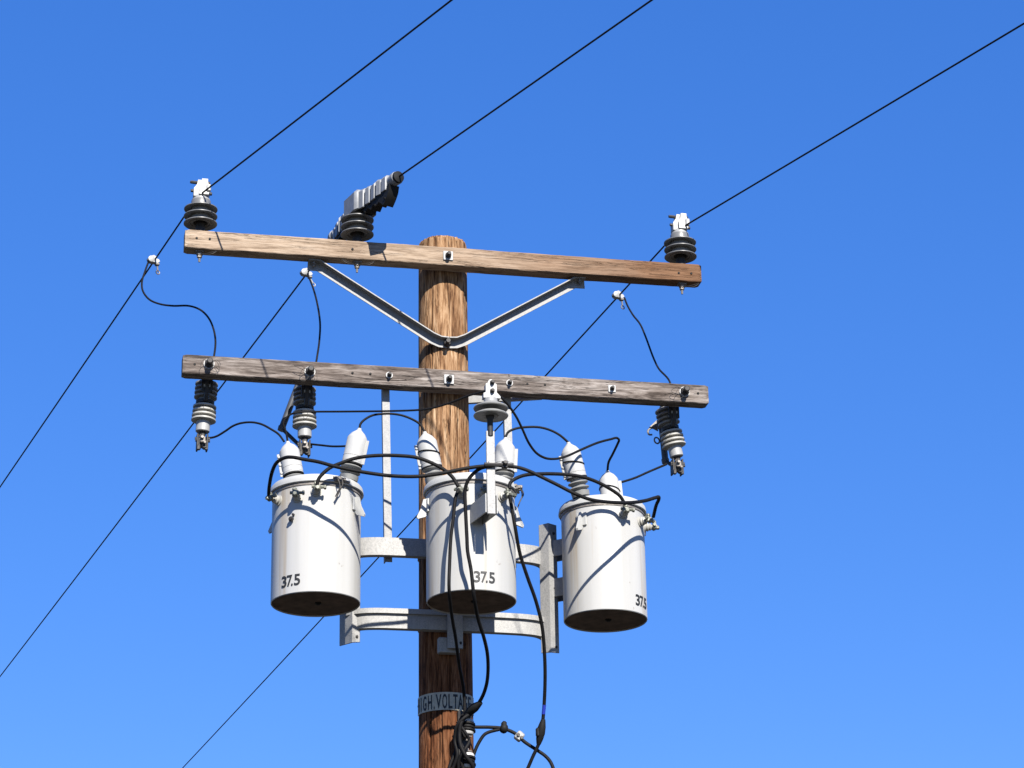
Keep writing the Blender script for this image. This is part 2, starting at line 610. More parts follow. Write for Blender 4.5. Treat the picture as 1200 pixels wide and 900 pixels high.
UF, UB, UZ, UH = -0.193, -0.1165, 9.048, 0.0905
LF, LB, LZ, LH = -0.190, -0.118, 8.434, 0.0905
uarm = thing('crossarm', (0, (UF + UB) / 2, UZ), 'upper tan wooden crossarm at the pole top carrying three line insulators', 'crossarm')
timber(UZ, UF, UB, UH, 2.44, 1, 'beam', WOOD_UPPER, uarm, -0.008)
arm_bolt(uarm, -0.009, 9.048, UF, True, 0.046)
for x, z in ((-1.175, 9.052), (-1.115, 9.053), (-0.457, 9.05), (1.1, 9.041), (1.161, 9.043)):
    knot_hole(uarm, x, z, UF)
larm = thing('crossarm', (0, (LF + LB) / 2, LZ), 'lower grey weathered wooden crossarm that the fuse cutouts hang under', 'crossarm')
timber(LZ, LF, LB, LH, 2.44, 5, 'beam', WOOD_LOWER, larm)
arm_bolt(larm, -0.009, 8.431, LF, True, 0.046)
arm_bolt(larm, -0.285, 8.434, LF, False, 0.032, 0.009, 0.022)
arm_bolt(larm, 0.273, 8.431, LF, False, 0.032, 0.009, 0.022)
arm_bolt(larm, 0.756, 8.432, LF, True, 0.036, 0.009, 0.022)
for x, z in ((-1.167, 8.433), (-0.453, 8.436), (-0.371, 8.437), (0.357, 8.432), (0.44, 8.433), (1.169, 8.436)):
    knot_hole(larm, x, z, LF)
for x, z, loops in ((-1.103, 8.437, [(0.05, -0.01), (0.045, -0.035), (-0.04, -0.02)]),
                    (-0.648, 8.428, [(-0.075, 0.015), (-0.05, -0.045), (0.03, -0.04)]),
                    (1.103, 8.438, [(-0.07, -0.01), (-0.05, -0.03)])):
    bo = arm_bolt(larm, x, z, LF, False, 0.05, 0.017, 0.042)
    for lx, lz in loops:
        t_ = MB()
        pts = [(x, LF - 0.02, z - 0.01), (x + lx * 0.6, LF - 0.03, z + lz * 0.2 + 0.014), (x + lx, LF - 0.028, z + lz), (x + lx * 0.6, LF - 0.03, z + lz - 0.012), (x, LF - 0.02, z - 0.02)]
        t_.tube(smooth_path(pts, 4), 0.0010, 5)
        t_.build('tie_wire', BOLT, bo)

# V brace under the upper arm: angle iron, upright leg at the back, other leg forward
brace = thing('crossarm_brace', (0, -0.13, 8.63), 'V-shaped steel angle brace under the upper crossarm bolted to the pole', 'brace')
YB = -0.121


def angle_leg(name, pts):
    mb = MB()
    rings = []
    t, fwd, dn = 0.005, 0.043, 0.042
    for k, p in enumerate(pts):
        p = Vector(p)
        d1 = (Vector(pts[k]) - Vector(pts[k - 1])).normalized() if k else None
        d2 = (Vector(pts[k + 1]) - Vector(pts[k])).normalized() if k < len(pts) - 1 else None
        d = ((d1 or d2) + (d2 or d1)).normalized()
        nn = Vector((-d.z, 0, d.x))
        if nn.z < 0:
            nn = -nn
        F = Vector((0, -1, 0))
        prof = [(0, 0), (fwd, 0), (fwd, -t), (t, -t), (t, -dn), (0, -dn)]
        rings.append([p + F * a + nn * b_ for a, b_ in prof])
    mb.sweep(rings)
    return mb.build(name, GALV_OLD, brace, angle=25)


angle_leg('brace_leg', [(-0.655, YB, 9.0015), (-0.60, YB, 8.999), (-0.07, YB, 8.672), (-0.035, YB, 8.657), (-0.001, YB, 8.655)])
angle_leg('brace_leg', [(0.655, YB, 9.0015), (0.60, YB, 8.999), (0.07, YB, 8.672), (0.035, YB, 8.657), (0.001, YB, 8.655)])
b_ = MB()
b_.bolt((-0.006, YB - 0.006, 8.634), (0, -1, 0), 0.018, 0.02)
b_.rod((-0.006, YB - 0.006, 8.634), (-0.006, YB - 0.052, 8.634), 0.010)
b_.build('bolt', BOLT, brace)
for sx in (-1, 1):
    n_ = MB()
    n_.bolt((sx * 0.63, YB - 0.022, 8.994), (0, 0, -1), 0.011, 0.012)
    n_.rod((sx * 0.63, YB - 0.022, 8.994), (sx * 0.63, YB - 0.022, 8.972), 0.006)
    n_.build('bolt', NUT, brace)

# short brace behind the lower arm
bb = MB()
p0, p1 = Vector((0.112, 0.075, 8.447)), Vector((0.445, -0.100, 8.424))
d = (p1 - p0).normalized()
s_ = Vector((d.y, -d.x, 0)).normalized()
bb.box((p0 + p1) / 2, ((p1 - p0).length, 0.018, 0.056), d, s_, d.cross(s_), 0.002)
tag(bb.build('support_strut', GALV_BRIGHT), 'short pale strut running from behind the pole to the lower crossarm', 'strut')


# ------------------------------------------------------------------ line insulators
def skirt_profile(rims, r_core, r_rim, lip, top):
    """stack of thin, crisp sheds on a core; rims are the lower rim heights"""
    z = rims[0]
    pr_ = [(0.016, z + 0.034), (0.030, z + 0.028), (0.034, z + 0.006), (0.044, z + 0.006), (0.046, z + 0.001), (0.050, z + 0.001), (0.052, z + 0.005)]
    for k, z in enumerate(rims):
        if k:
            pr_ += [(r_core, z + 0.006), (r_core + 0.010, z + 0.005), (r_core + 0.012, z + 0.002)]
        pr_ += [(r_rim - 0.012, z + 0.002), (r_rim - 0.002, z), (r_rim, z + 0.0015), (r_rim, z + lip), (r_rim - 0.003, z + lip + 0.002), (r_core + 0.008, z + lip + 0.010), (r_core, z + lip + 0.012)]
    pr_ += [(r_core, top - 0.003), (r_core - 0.002, top), (r_core * 0.4, top)]
    return pr_


def line_insulator(x, label, mirror=1, clamp=True):
    y, zt = (UF + UB) / 2, UZ + UH / 2
    t = thing('line_insulator', (x, y, zt), label, 'insulator', 'pin insulators standing on the upper crossarm')
    body = MB().lathe((x, y, zt), (0, 0, 1), skirt_profile([0.046, 0.083, 0.119], 0.045, 0.0770, 0.005, 0.164), 56)
    body.build('shed_stack', PORC_DARK, t)
    pin = MB().lathe((x, y, zt - 0.0), (0, 0, 1), [(0.026, 0.001), (0.026, 0.006), (0.022, 0.007), (0.020, 0.070)], 16)
    pin.build('pin', BOLT, t)
    n_ = MB()
    zb = UZ - UH / 2
    n_.box((x, y, zb - 0.004), (0.04, 0.04, 0.005))
    n_.bolt((x, y, zb - 0.007), (0, 0, -1), 0.015, 0.014)
    n_.bolt((x, y, zb - 0.022), (0, 0, -1), 0.012, 0.01)
    n_.rod((x, y, zb - 0.02), (x, y, zb - 0.052), 0.007, 8, 0.005)
    n_.build('nut', NUT, t)
    for s in ((-1, 1) if not clamp else (mirror,)):
        tw = MB()
        tw.tube(smooth_path([(x, y - 0.01, zb - 0.016), (x + s * 0.03, y - 0.03, zb - 0.02), (x + s * 0.075, y - 0.035, zb - 0.006),
                             (x + s * 0.05, y - 0.04, zb - 0.026), (x, y - 0.012, zb - 0.022)], 4), 0.0013, 5)
        tw.build('tie_wire', BOLT, t)
    if clamp:
        z = zt + 0.163
        c = MB()
        c.lathe((x, y, z), (0, 0, 1), [(0.042, 0), (0.042, 0.007), (0.036, 0.012), (0.034, 0.022)], 24)
        m = mirror
        poly = [(-0.036, 0.02), (0.033, 0.02), (0.040, 0.034), (0.040, 0.052), (0.026, 0.082), (0.026, 0.098), (-0.018, 0.098), (-0.022, 0.075), (-0.036, 0.055)]
        poly = [(a * m, b) for a, b in poly]
        if m < 0:
            poly.reverse()
        c.prism((x, y, z), poly, 0.05, (1, 0, 0), (0, 0, 1))
        cl = c.build('clamp', ALU, t, angle=30)
        j = MB()
        j.prism((x, y - 0.034, z), [(a * 0.62 + 0.010 * m, b) for a, b in poly], 0.014, (1, 0, 0), (0, 0, 1))
        j.box((x + 0.030 * m, y - 0.02, z + 0.052), (0.02, 0.06, 0.035), bev=0.004)
        j.box((x - 0.030 * m, y - 0.012, z + 0.028), (0.016, 0.03, 0.03), bev=0.003)
        j.build('jaw', ALU, cl, angle=30)
        for bp, bd, br, bh, bs in (((x - 0.018, y - 0.012, z + 0.088), (-1, 0, 0.05), 0.008, 0.036, 8), ((x - 0.034, y - 0.014, z + 0.045), (-1, 0, 0.0), 0.008, 0.016, 6),
                                   ((x + 0.036, y - 0.016, z + 0.034), (1, 0, 0), 0.009, 0.012, 6), ((x + 0.024, y - 0.018, z + 0.086), (1, 0, 0), 0.009, 0.014, 6)):
            MB().bolt(bp, bd, br, bh, bs).build('bolt', BOLT, cl)
    return t


line_insulator(-1.157, 'dark grey line insulator with cast clamp at the left end of the upper crossarm', 1)
line_insulator(1.123, 'dark grey line insulator with cast clamp at the right end of the upper crossarm', 1)
mid_ins = line_insulator(-0.430, 'dark grey line insulator left of the pole top, beneath a grey ribbed cover', 1, clamp=False)

# line wires: (attachment, far direction, near direction)
LINES = [((-1.172, -0.153, 9.282), (-0.1954, 0.9807), (0.3691, -0.9294), 'leftmost overhead line wire, clamped to the left insulator'),
         ((-0.421, -0.153, 9.3), (-0.1755, 0.9845), (0.3676, -0.93), 'middle overhead line wire, running through the grey ribbed cover'),
         ((1.127, -0.153, 9.292), (-0.1331, 0.9911), (0.3502, -0.9367), 'rightmost overhead line wire, clamped to the right insulator')]


def line_at(i, s):
    A, f, n, _ = LINES[i]
    d = f if s > 0 else n
    a = abs(s)
    return Vector((A[0] + d[0] * a, A[1] + d[1] * a, A[2] - 0.02 * a * (1 - a / 48.0)))


for i, L in enumerate(LINES):
    ss = [-40 + k for k in range(0, 34)] + [-6 + k * 0.5 for k in range(0, 9)] + [-1.5, -1, -0.6, -0.3, -0.12, 0, 0.12, 0.3, 0.6, 1, 1.5] + [2 + k * 0.5 for k in range(0, 9)] + [7 + k for k in range(0, 36)]
    w = MB().tube([line_at(i, s) for s in ss], 0.0041, 8)
    tag(w.build('line_wire', LINE), L[3], 'wire', 'overhead line wires')

# ribbed plastic cover over the middle insulator
A2 = Vector(LINES[1][0])
cover = thing('line_cover', (A2.x, A2.y, A2.z - 0.06), 'grey ribbed plastic cover over the insulator left of the pole top', 'cover')


def cover_ring(c, d, w, h_up, h_dn):
    s = Vector((d.y, -d.x, 0)).normalized()
    z = Vector((0, 0, 1))
    prof = [(-w, -h_dn), (-w, h_up * 0.55), (-w * 0.7, h_up * 0.9), (0, h_up), (w * 0.7, h_up * 0.9), (w, h_up * 0.55), (w, -h_dn),
            (w * 0.75, -h_dn), (w * 0.72, h_up * 0.4), (0, h_up * 0.7), (-w * 0.72, h_up * 0.4), (-w * 0.75, -h_dn)]
    return [c + s * a + z * b for a, b in prof]


hood = MB()
rings = []
for s, w, hu, hd in ((-0.070, 0.046, 0.036, 0.056), (-0.064, 0.055, 0.046, 0.060), (-0.054, 0.060, 0.050, 0.062), (0.046, 0.060, 0.050, 0.062), (0.056, 0.055, 0.046, 0.060), (0.062, 0.046, 0.036, 0.056)):
    q = line_at(1, s)
    rings.append(cover_ring(q, Vector((LINES[1][1][0], LINES[1][1][1], 0)) if s > 0 else Vector((-LINES[1][2][0], -LINES[1][2][1], 0)), w, hu, hd))
hood.sweep(rings)
hood.build('hood', COVER, cover, angle=30)
for sgn, L0, L1, nrib, w0 in ((-1, 0.058, 0.295, 5, 0.040), (1, 0.050, 0.33, 6, 0.034)):
    h = MB()
    rings = []
    dd = Vector((LINES[1][1][0], LINES[1][1][1], 0)) if sgn > 0 else Vector((-LINES[1][2][0], -LINES[1][2][1], 0))
    pitch = (L1 - L0) / nrib
    for k in range(nrib):
        wa = w0 - 0.010 * k / nrib
        sa = L0 + k * pitch
        g0 = 0.22 + 0.12 * (k % 2)
        for f_, ww in ((0.0, wa - 0.010), (g0, wa - 0.010), (g0 + 0.02, wa + 0.004 - 0.003 * (k % 3)), (0.93, wa - 0.002 * (k % 2)), (0.99, wa - 0.006)):
            rings.append(cover_ring(line_at(1, sgn * (sa + f_ * pitch)), dd, ww, ww * 1.02, 0.060 - 0.018 * k / nrib if ww > wa - 0.005 else 0.050 - 0.018 * k / nrib))
    h.sweep(rings)
    hose = h.build('ribbed_arm', COVER, cover, angle=25)
    e0, e = line_at(1, sgn * (L1 - 0.004)), line_at(1, sgn * (L1 + 0.05))
    MB().lathe(e0, e - e0, [(0.026, 0), (0.027, 0.03), (0.031, 0.032), (0.031, 0.056), (0.026, 0.060)], 20).build('end_sleeve', COVER, hose)
    e2 = line_at(1, sgn * (L1 + 0.08))
    MB().lathe(e, e2 - e, [(0.027, 0.004), (0.029, 0.008), (0.027, 0.018), (0.010, 0.022)], 18).build('end_cap', RUBBER, hose)
    sd = Vector((dd.y, -dd.x, 0)).normalized()
    jag = [(0.0, -0.055), (0.05, -0.088), (0.075, -0.070), (0.105, -0.092), (0.13, -0.072), (0.165, -0.090), (0.19, -0.080), (0.235, -0.112), (0.265, -0.088), (0.29, -0.060), (0.30, -0.028), (0.0, -0.028)]
    q0 = line_at(1, sgn * L0)
    nd = (line_at(1, sgn * L1) - q0).normalized()
    MB().prism(q0, [(a * (L1 - L0) / 0.27, b * (1.0 if sgn < 0 else 0.8)) for a, b in jag], 0.052 if sgn < 0 else 0.04, nd, (0, 0, 1)).build('shadow_flap', RUBBER, hose, angle=25)  # added black strip: dark underside, jagged edge shaped to cast the cover's shadow
    for s in ((0.10, 0.19, 0.28) if sgn < 0 else (0.13, 0.28)):
        q = line_at(1, sgn * s)
        c = MB()
        c.box(q + Vector((0, 0, -0.062)) + sd * 0.006, (0.016, 0.040, 0.030), dd, sd, (0, 0, 1), 0.002)
        c.rod(q + Vector((0, 0, -0.066)) + sd * 0.02, q + Vector((0, 0, -0.086)) - sd * 0.03, 0.006, 6)
        c.build('clip', RUBBER, hose)
    for s in ((0.27, 0.15) if sgn < 0 else (0.2,)):
        q = line_at(1, sgn * s)
        MB().rod(q + Vector((0, 0, 0.022)) + sd * 0.018, q + Vector((0, 0, 0.050)) + sd * 0.026, 0.011, 8).build('knob', RUBBER, hose)

# ------------------------------------------------------------------ hot-line clamps on the wires
for i, (s, lab) in enumerate(((0.738, 'pale metal tap clamp with eye screw on the leftmost line wire'),
                              (0.806, 'pale metal tap clamp with eye screw on the middle line wire'),
                              (0.807, 'pale metal tap clamp with eye screw on the rightmost line wire'))):
    q = line_at(i, s)
    d = (line_at(i, s + 0.1) - q).normalized()
    t = thing('tap_clamp', q, lab, 'clamp', 'tap clamps on the line wires')
    sd = Vector((d.y, -d.x, 0)).normalized()
    sd = sd if sd.x > 0 else -sd
    upv = Vector((0, 0, 1))
    c = MB()
    c.prism(q, [(-0.020, -0.013), (0.013, -0.018), (0.024, -0.007), (0.018, 0.003), (0.008, 0.005), (0.005, 0.016), (-0.007, 0.022), (-0.020, 0.016), (-0.028, 0.002)], 0.028, sd, upv)
    c.lathe(q - sd * 0.018 - d * 0.018, d, [(0.006, 0), (0.016, 0.003), (0.016, 0.032), (0.006, 0.035)], 14)
    body = c.build('clamp_body', ALU, t, angle=30)
    MB().box(q + sd * 0.014 - upv * 0.020, (0.020, 0.024, 0.013), sd, d, sd.cross(d), 0.003).build('jaw', NUT, t)
    e0 = q + sd * 0.014 - upv * 0.022
    dv = (sd * 0.55 - upv).normalized() if i == 1 else (sd * 0.12 - upv).normalized()
    MB().rod(e0, e0 + dv * 0.030, 0.0042, 8).ring(e0 + dv * 0.040, (0.5, -1, 0.2), 0.0095, 0.003, 18, 6).build('eye_screw', NUT if i != 1 else ALU, t)
    MB().bolt(q - sd * 0.027 - upv * 0.004, -sd, 0.008, 0.010).build('bolt', BOLT, t)


# ------------------------------------------------------------------ fuse cutouts
def cutout(top, bot, tube_top, tube_bot, label, hook):
    top, bot = Vector(top), Vector(bot)
    t = thing('fuse_cutout', bot, label, 'fuse cutout', 'fuse cutouts under the lower crossarm')
    ax = (bot - top).normalized()
    L = (bot - top).length
    pr_ = [(0.020, 0.0), (0.030, 0.002)]
    for k in range(4):
        z = 0.008 + k * 0.0215
        pr_ += [(0.031, z), (0.049, z + 0.003), (0.052, z + 0.005), (0.052, z + 0.012), (0.049, z + 0.0135), (0.031, z + 0.0135)]
    pr_ += [(0.031, 0.098), (0.02, 0.099)]
    MB().lathe(top, ax, pr_, 32).build('upper_sheds', PORC_GREY, t)  # darker grey than the lower sheds, imitating the crossarm's shadow
    MB().lathe(top + ax * 0.099, ax, [(0.03, 0), (0.042, 0.001), (0.042, 0.016), (0.03, 0.017)], 28).build('centre_band', BOLT, t)
    pr_ = [(0.02, 0.0), (0.032, 0.001)]
    for k in range(4):
        z = 0.003 + k * 0.021
        w = 0.051 + 0.001 * k
        pr_ += [(0.031, z), (w - 0.001, z + 0.003), (w + 0.002, z + 0.005), (w + 0.002, z + 0.012), (w - 0.001, z + 0.0135), (0.031, z + 0.0135)]
    pr_ += [(0.030, 0.088)]
    MB().lathe(top + ax * 0.117, ax, pr_, 32).build('lower_sheds', PORC_LIGHT, t)
    MB().lathe(top + ax * 0.200, ax, [(0.02, 0), (0.032, 0.002), (0.032, 0.046), (0.029, 0.049), (0.018, 0.049)], 24).build('end_cap', ALU, t)
    # bracket from the band up to the back of the arm
    bk = MB()
    c = top + ax * 0.107
    bk.tube([c + Vector((0, -0.036, 0)), c + Vector((0, -0.066, 0.0)), c + Vector((0, -0.078, 0.02)), c + Vector((0, -0.078, 0.16))], 0.012, 8)
    bk.box(c + Vector((0, -0.078, 0.09)), (0.05, 0.008, 0.13))
    br = bk.build('mounting_bracket', BOLT, t)
    MB().box(c + Vector((0, -0.085, 0.052)), (0.030, 0.003, 0.012)).build('tag_plate', ALU, br)
    # contacts and fuse tube on the far side
    tt, tb = Vector(tube_top), Vector(tube_bot)
    td = (tb - tt).normalized()
    MB().lathe(tt, td, [(0.012, -0.02), (0.02, -0.012), (0.02, 0.0), (0.0155, 0.002), (0.0155, (tb - tt).length - 0.01), (0.019, (tb - tt).length - 0.008), (0.017, (tb - tt).length + 0.012)], 16).build('fuse_tube', TUBE, t)
    cn = MB()
    m1 = top + ax * 0.012
    cn.tube([top + Vector((0, 0, 0.004)), top + Vector((0, 0, 0.03)), (top + tt) / 2 + Vector((0, 0, 0.03)), tt + Vector((0, 0, 0.012))], 0.009, 6)
    if hook:
        hk = tt + td * 0.09 + Vector((-0.02, 0.0, 0))
        cn.tube(smooth_path([hk, hk + Vector((-0.03, 0, 0.012)), hk + Vector((-0.05, 0, -0.004)), hk + Vector((-0.045, 0, -0.022)), hk + Vector((-0.03, 0, -0.022))], 4), 0.0045, 6)
        cn.ring(hk + Vector((-0.008, 0, -0.05)), (0.4, -1, 0), 0.015, 0.004, 16, 6)
        cn.prism(hk + Vector((-0.012, 0, 0.035)), [(-0.03, -0.02), (0.02, -0.025), (0.02, 0.03)], 0.02, (1, 0, 0), (0, 0, 1))
    cn.build('top_contact', NUT, t)
    # hinge and terminal hardware under the cap
    e = top + ax * 0.249
    hg = MB()
    hg.lathe(e, ax, [(0.015, 0), (0.018, 0.004), (0.012, 0.02)], 10)
    hg.box(e + Vector((0, 0, -0.028)), (0.016, 0.06, 0.026), bev=0.003)
    for sx in (-1, 1):
        hg.box(e + Vector((sx * 0.022, 0.005, -0.050)), (0.008, 0.05, 0.072), (1, 0, 0.08 * sx), bev=0.002)
        hg.bolt(e + Vector((sx * 0.026, -0.008, -0.035)), (sx, 0, 0), 0.008, 0.008)
        hg.box(e + Vector((sx * 0.018, -0.018, -0.082)), (0.014, 0.016, 0.02), bev=0.002)
    hg.box(e + Vector((-0.004, -0.004, -0.052)), (0.040, 0.036, 0.046), bev=0.006)
    hg.box(e + Vector((0.010, -0.016, -0.070)), (0.022, 0.026, 0.034), bev=0.005)
    hg.box(e + Vector((-0.016, -0.012, -0.078)), (0.018, 0.022, 0.026), bev=0.005)
    hg.rod(e + Vector((-0.032, -0.010, -0.045)), e + Vector((0.034, -0.014, -0.048)), 0.006, 8)
    hg.tube([e + Vector((0, 0.02, -0.05)), (e + tb) / 2 + Vector((0, 0, -0.03)), tb], 0.009, 6)
    hg.build('hinge', BOLT, t, angle=30)
    tm = MB()
    tm.box(e + Vector((0.0, -0.026, -0.046)), (0.026, 0.022, 0.03), bev=0.004)
    tm.bolt(e + Vector((-0.004, -0.038, -0.040)), (0, -1, 0.1), 0.008, 0.012)
    tm.bolt(e + Vector((0.008, -0.036, -0.062)), (0.1, -1, 0.0), 0.007, 0.010)
    tm.rod(e + Vector((0, 0, -0.012)), e + Vector((-0.012, -0.03, -0.028)), 0.006, 6)
    tm.build('terminal', NUT, t, angle=30)
    return t


cutout((-1.094, 0.0, 8.430), (-1.108, 0.0, 8.180), (-1.085, 0.13, 8.45), (-1.10, 0.12, 8.22), 'fuse cutout at the left end of the lower crossarm', False)
cutout((-0.647, 0.0, 8.430), (-0.644, 0.0, 8.180), (-0.665, 0.10, 8.475), (-0.735, 0.12, 8.265), 'fuse cutout with its dark tube slanting left, above the left transformer', False)
cutout((1.060, 0.0, 8.430), (1.108, 0.0, 8.180), (1.063, 0.10, 8.44), (1.078, 0.10, 8.20), 'fuse cutout with hooks at the right end of the lower crossarm', True)

# ------------------------------------------------------------------ cluster mount
mount = thing('transformer_mount', (0, 0, 7.185), 'galvanized steel bracket on the pole that carries the three transformers', 'bracket')


def band(z0, z1, ridge):
    P = smooth_path([(x, y, 0) for x, y in [(-0.462, -0.085), (-0.440, -0.112), (-0.40, -0.140), (-0.34, -0.157), (-0.25, -0.163), (0, -0.164), (0.25, -0.163), (0.34, -0.155), (0.40, -0.136), (0.44, -0.104), (0.462, -0.07)]], 5)
    rings, lip = [], []
    t, fl = 0.007, 0.036
    for k, p in enumerate(P):
        d = (P[min(k + 1, len(P) - 1)] - P[max(k - 1, 0)]).normalized()
        n_ = Vector((-d.y, d.x, 0))                                  # towards the back
        prof = [(0, z0), (fl, z0), (fl, z0 + t), (t, z0 + t), (t, z1 - t), (fl, z1 - t), (fl, z1), (0, z1)]
        rings.append([p + n_ * a + Vector((0, 0, b)) for a, b in prof])
        zc = z1 - 0.021
        lip.append([p + n_ * a + Vector((0, 0, b)) for a, b in ((-0.013, zc), (-0.0008, zc), (-0.0008, z1 + 0.0015), (-0.013, z1 + 0.0015))])
    bd = MB().sweep(rings).build('band', GALV, mount, angle=30)
    if ridge:
        MB().sweep(lip).build('lip', GALV, bd, angle=30)  # lip added to throw the thin shadow line along the lower band
    return bd


band(7.588, 7.670, False)
band(7.252, 7.338, True)


def channel(x, y, a0, z0, z1, w=0.052, wl=None):
    """angle iron post whose ridge points to azimuth a0"""
    t = 0.007
    ridge = Vector((x, y, 0)) + az(a0) * 0.02
    l_ = az(a0 + 180 + 50)
    r_ = az(a0 + 180 - 50)
    rings = []
    inn = -az(a0) * (t * 1.35)
    for z in (z0, z1):
        Z = Vector((0, 0, z))
        dz = Vector((0, 0, 0.006 if z == z0 else 0))
        rings.append([ridge + Z, ridge + l_ * (wl or w) + Z + dz, ridge + l_ * (wl or w) + inn + Z + dz, ridge + inn + Z, ridge + r_ * w + inn + Z + dz, ridge + r_ * w + Z + dz])
    o = MB().sweep(rings).build('post', GALV, mount, angle=25)
    for dz in (0.028, 0.30, 0.56):
        q = ridge + r_ * w * 0.6 + Vector((0, 0, z0 + dz))
        MB().bolt(q - az(a0) * 0.001, az(a0 + 40), 0.007, 0.006).build('bolt', BOLT, o)
    return o


channel(-0.432, -0.118, -22, 7.188, 7.79, 0.036, 0.095)
channel(0.450, -0.140, -8, 7.172, 7.775)
channel(0.012, -0.190, 0, 7.160, 7.70, 0.045)
cb = MB()
cb.box((-0.012, -0.146, 7.185), (0.095, 0.04, 0.07), bev=0.004)
cb.build('pole_plate', GALV, mount)
for z in (7.629, 7.295):
    rg = MB()
    r_ = 0.1235
    pts = []
    for s in range(25):
        a = 2 * math.pi * s / 24
        pts.append(a)
    rg.sweep([[Vector((math.cos(a) * q, math.sin(a) * q, z + h_)) for q, h_ in ((r_ - 0.004, 0.0), (r_, 0.0), (r_, 0.036), (r_ - 0.004, 0.036))] for a in pts], False)
    rg.build('pole_band', GALV, mount, angle=30)

# vertical stays between lower arm and mount
for x0, x1, lab in ((-0.289, -0.275, 'vertical galvanized steel stay left of the pole, between lower crossarm and bracket'),
                    (0.277, 0.290, 'vertical galvanized steel stay right of the pole, behind the round two-disc insulator')):
    s = MB()
    w, t = 0.034, 0.005
    rings = []
    for x, z in ((x0, 8.465), (x1, 7.572)):
        rings.append([Vector((x + a, b, z)) for a, b in ((-w / 2, -0.113), (w / 2, -0.113), (w / 2, -0.113 + t), (-w / 2 + t, -0.113 + t), (-w / 2 + t, -0.113 + 0.03), (-w / 2, -0.113 + 0.03))])
    s.sweep(rings)
    tag(s.build('steel_stay', GALV_OLD, None, angle=25), lab, 'stay', 'vertical stays')


# ------------------------------------------------------------------ transformers
def bushing(t, base, tip, flange_az, tie=False, name='bushing'):
    base, tip = Vector(base), Vector(tip)
    ax = (tip - base).normalized()
    L = (tip - base).length
    h0 = L - 0.168                                     # where the guard starts
    pr_ = [(0.04, -0.01), (0.042, 0.012), (0.034, 0.014)]
    z = 0.018
    while z < h0 + 0.03:
        pr_ += [(0.032, z), (0.044, z + 0.006), (0.046, z + 0.010), (0.043, z + 0.014), (0.032, z + 0.017)]
        z += 0.024
    pr_ += [(0.02, z), (0.012, L - 0.02)]
    b = MB().lathe(base, ax, pr_, 28).build(name, PORC_GREY, t)
    g_ = MB()
    g_.lathe(base, ax, [(0.040, h0 + 0.004), (0.0455, h0), (0.0465, h0 + 0.004), (0.0455, h0 + 0.01), (0.0445, L - 0.050), (0.042, L - 0.044), (0.030, L - 0.026),
                        (0.014, L - 0.012), (0.010, L - 0.008), (0.008, L), (0.004, L + 0.001)], 32)
    fa = az(flange_az)
    fa = (fa - ax * fa.dot(ax)).normalized()
    sd = ax.cross(fa)
    g_.box(base + ax * ((h0 + L - 0.052) / 2) + fa * 0.048, (0.020, 0.006, L - 0.056 - h0), fa, sd, ax, 0.002)
    for k in range(3):
        g_.bolt(base + ax * (h0 + 0.02 + k * (L - h0 - 0.09) / 2) + fa * 0.050 + sd * 0.002, sd, 0.006, 0.006, 8)
    g_.build('guard', GUARD, b, angle=30)
    MB().lathe(base, ax, [(0.036, h0 - 0.004), (0.047, h0 - 0.003), (0.047, h0 + 0.003), (0.036, h0 + 0.004)], 28).build('guard_rim', RUBBER, b)
    if tie:
        MB().ring(base + ax * (h0 + 0.068), ax + Vector((0.25, 0, 0)), 0.0475, 0.003, 28, 6).build('tie_band', CABLE, b)
    return b


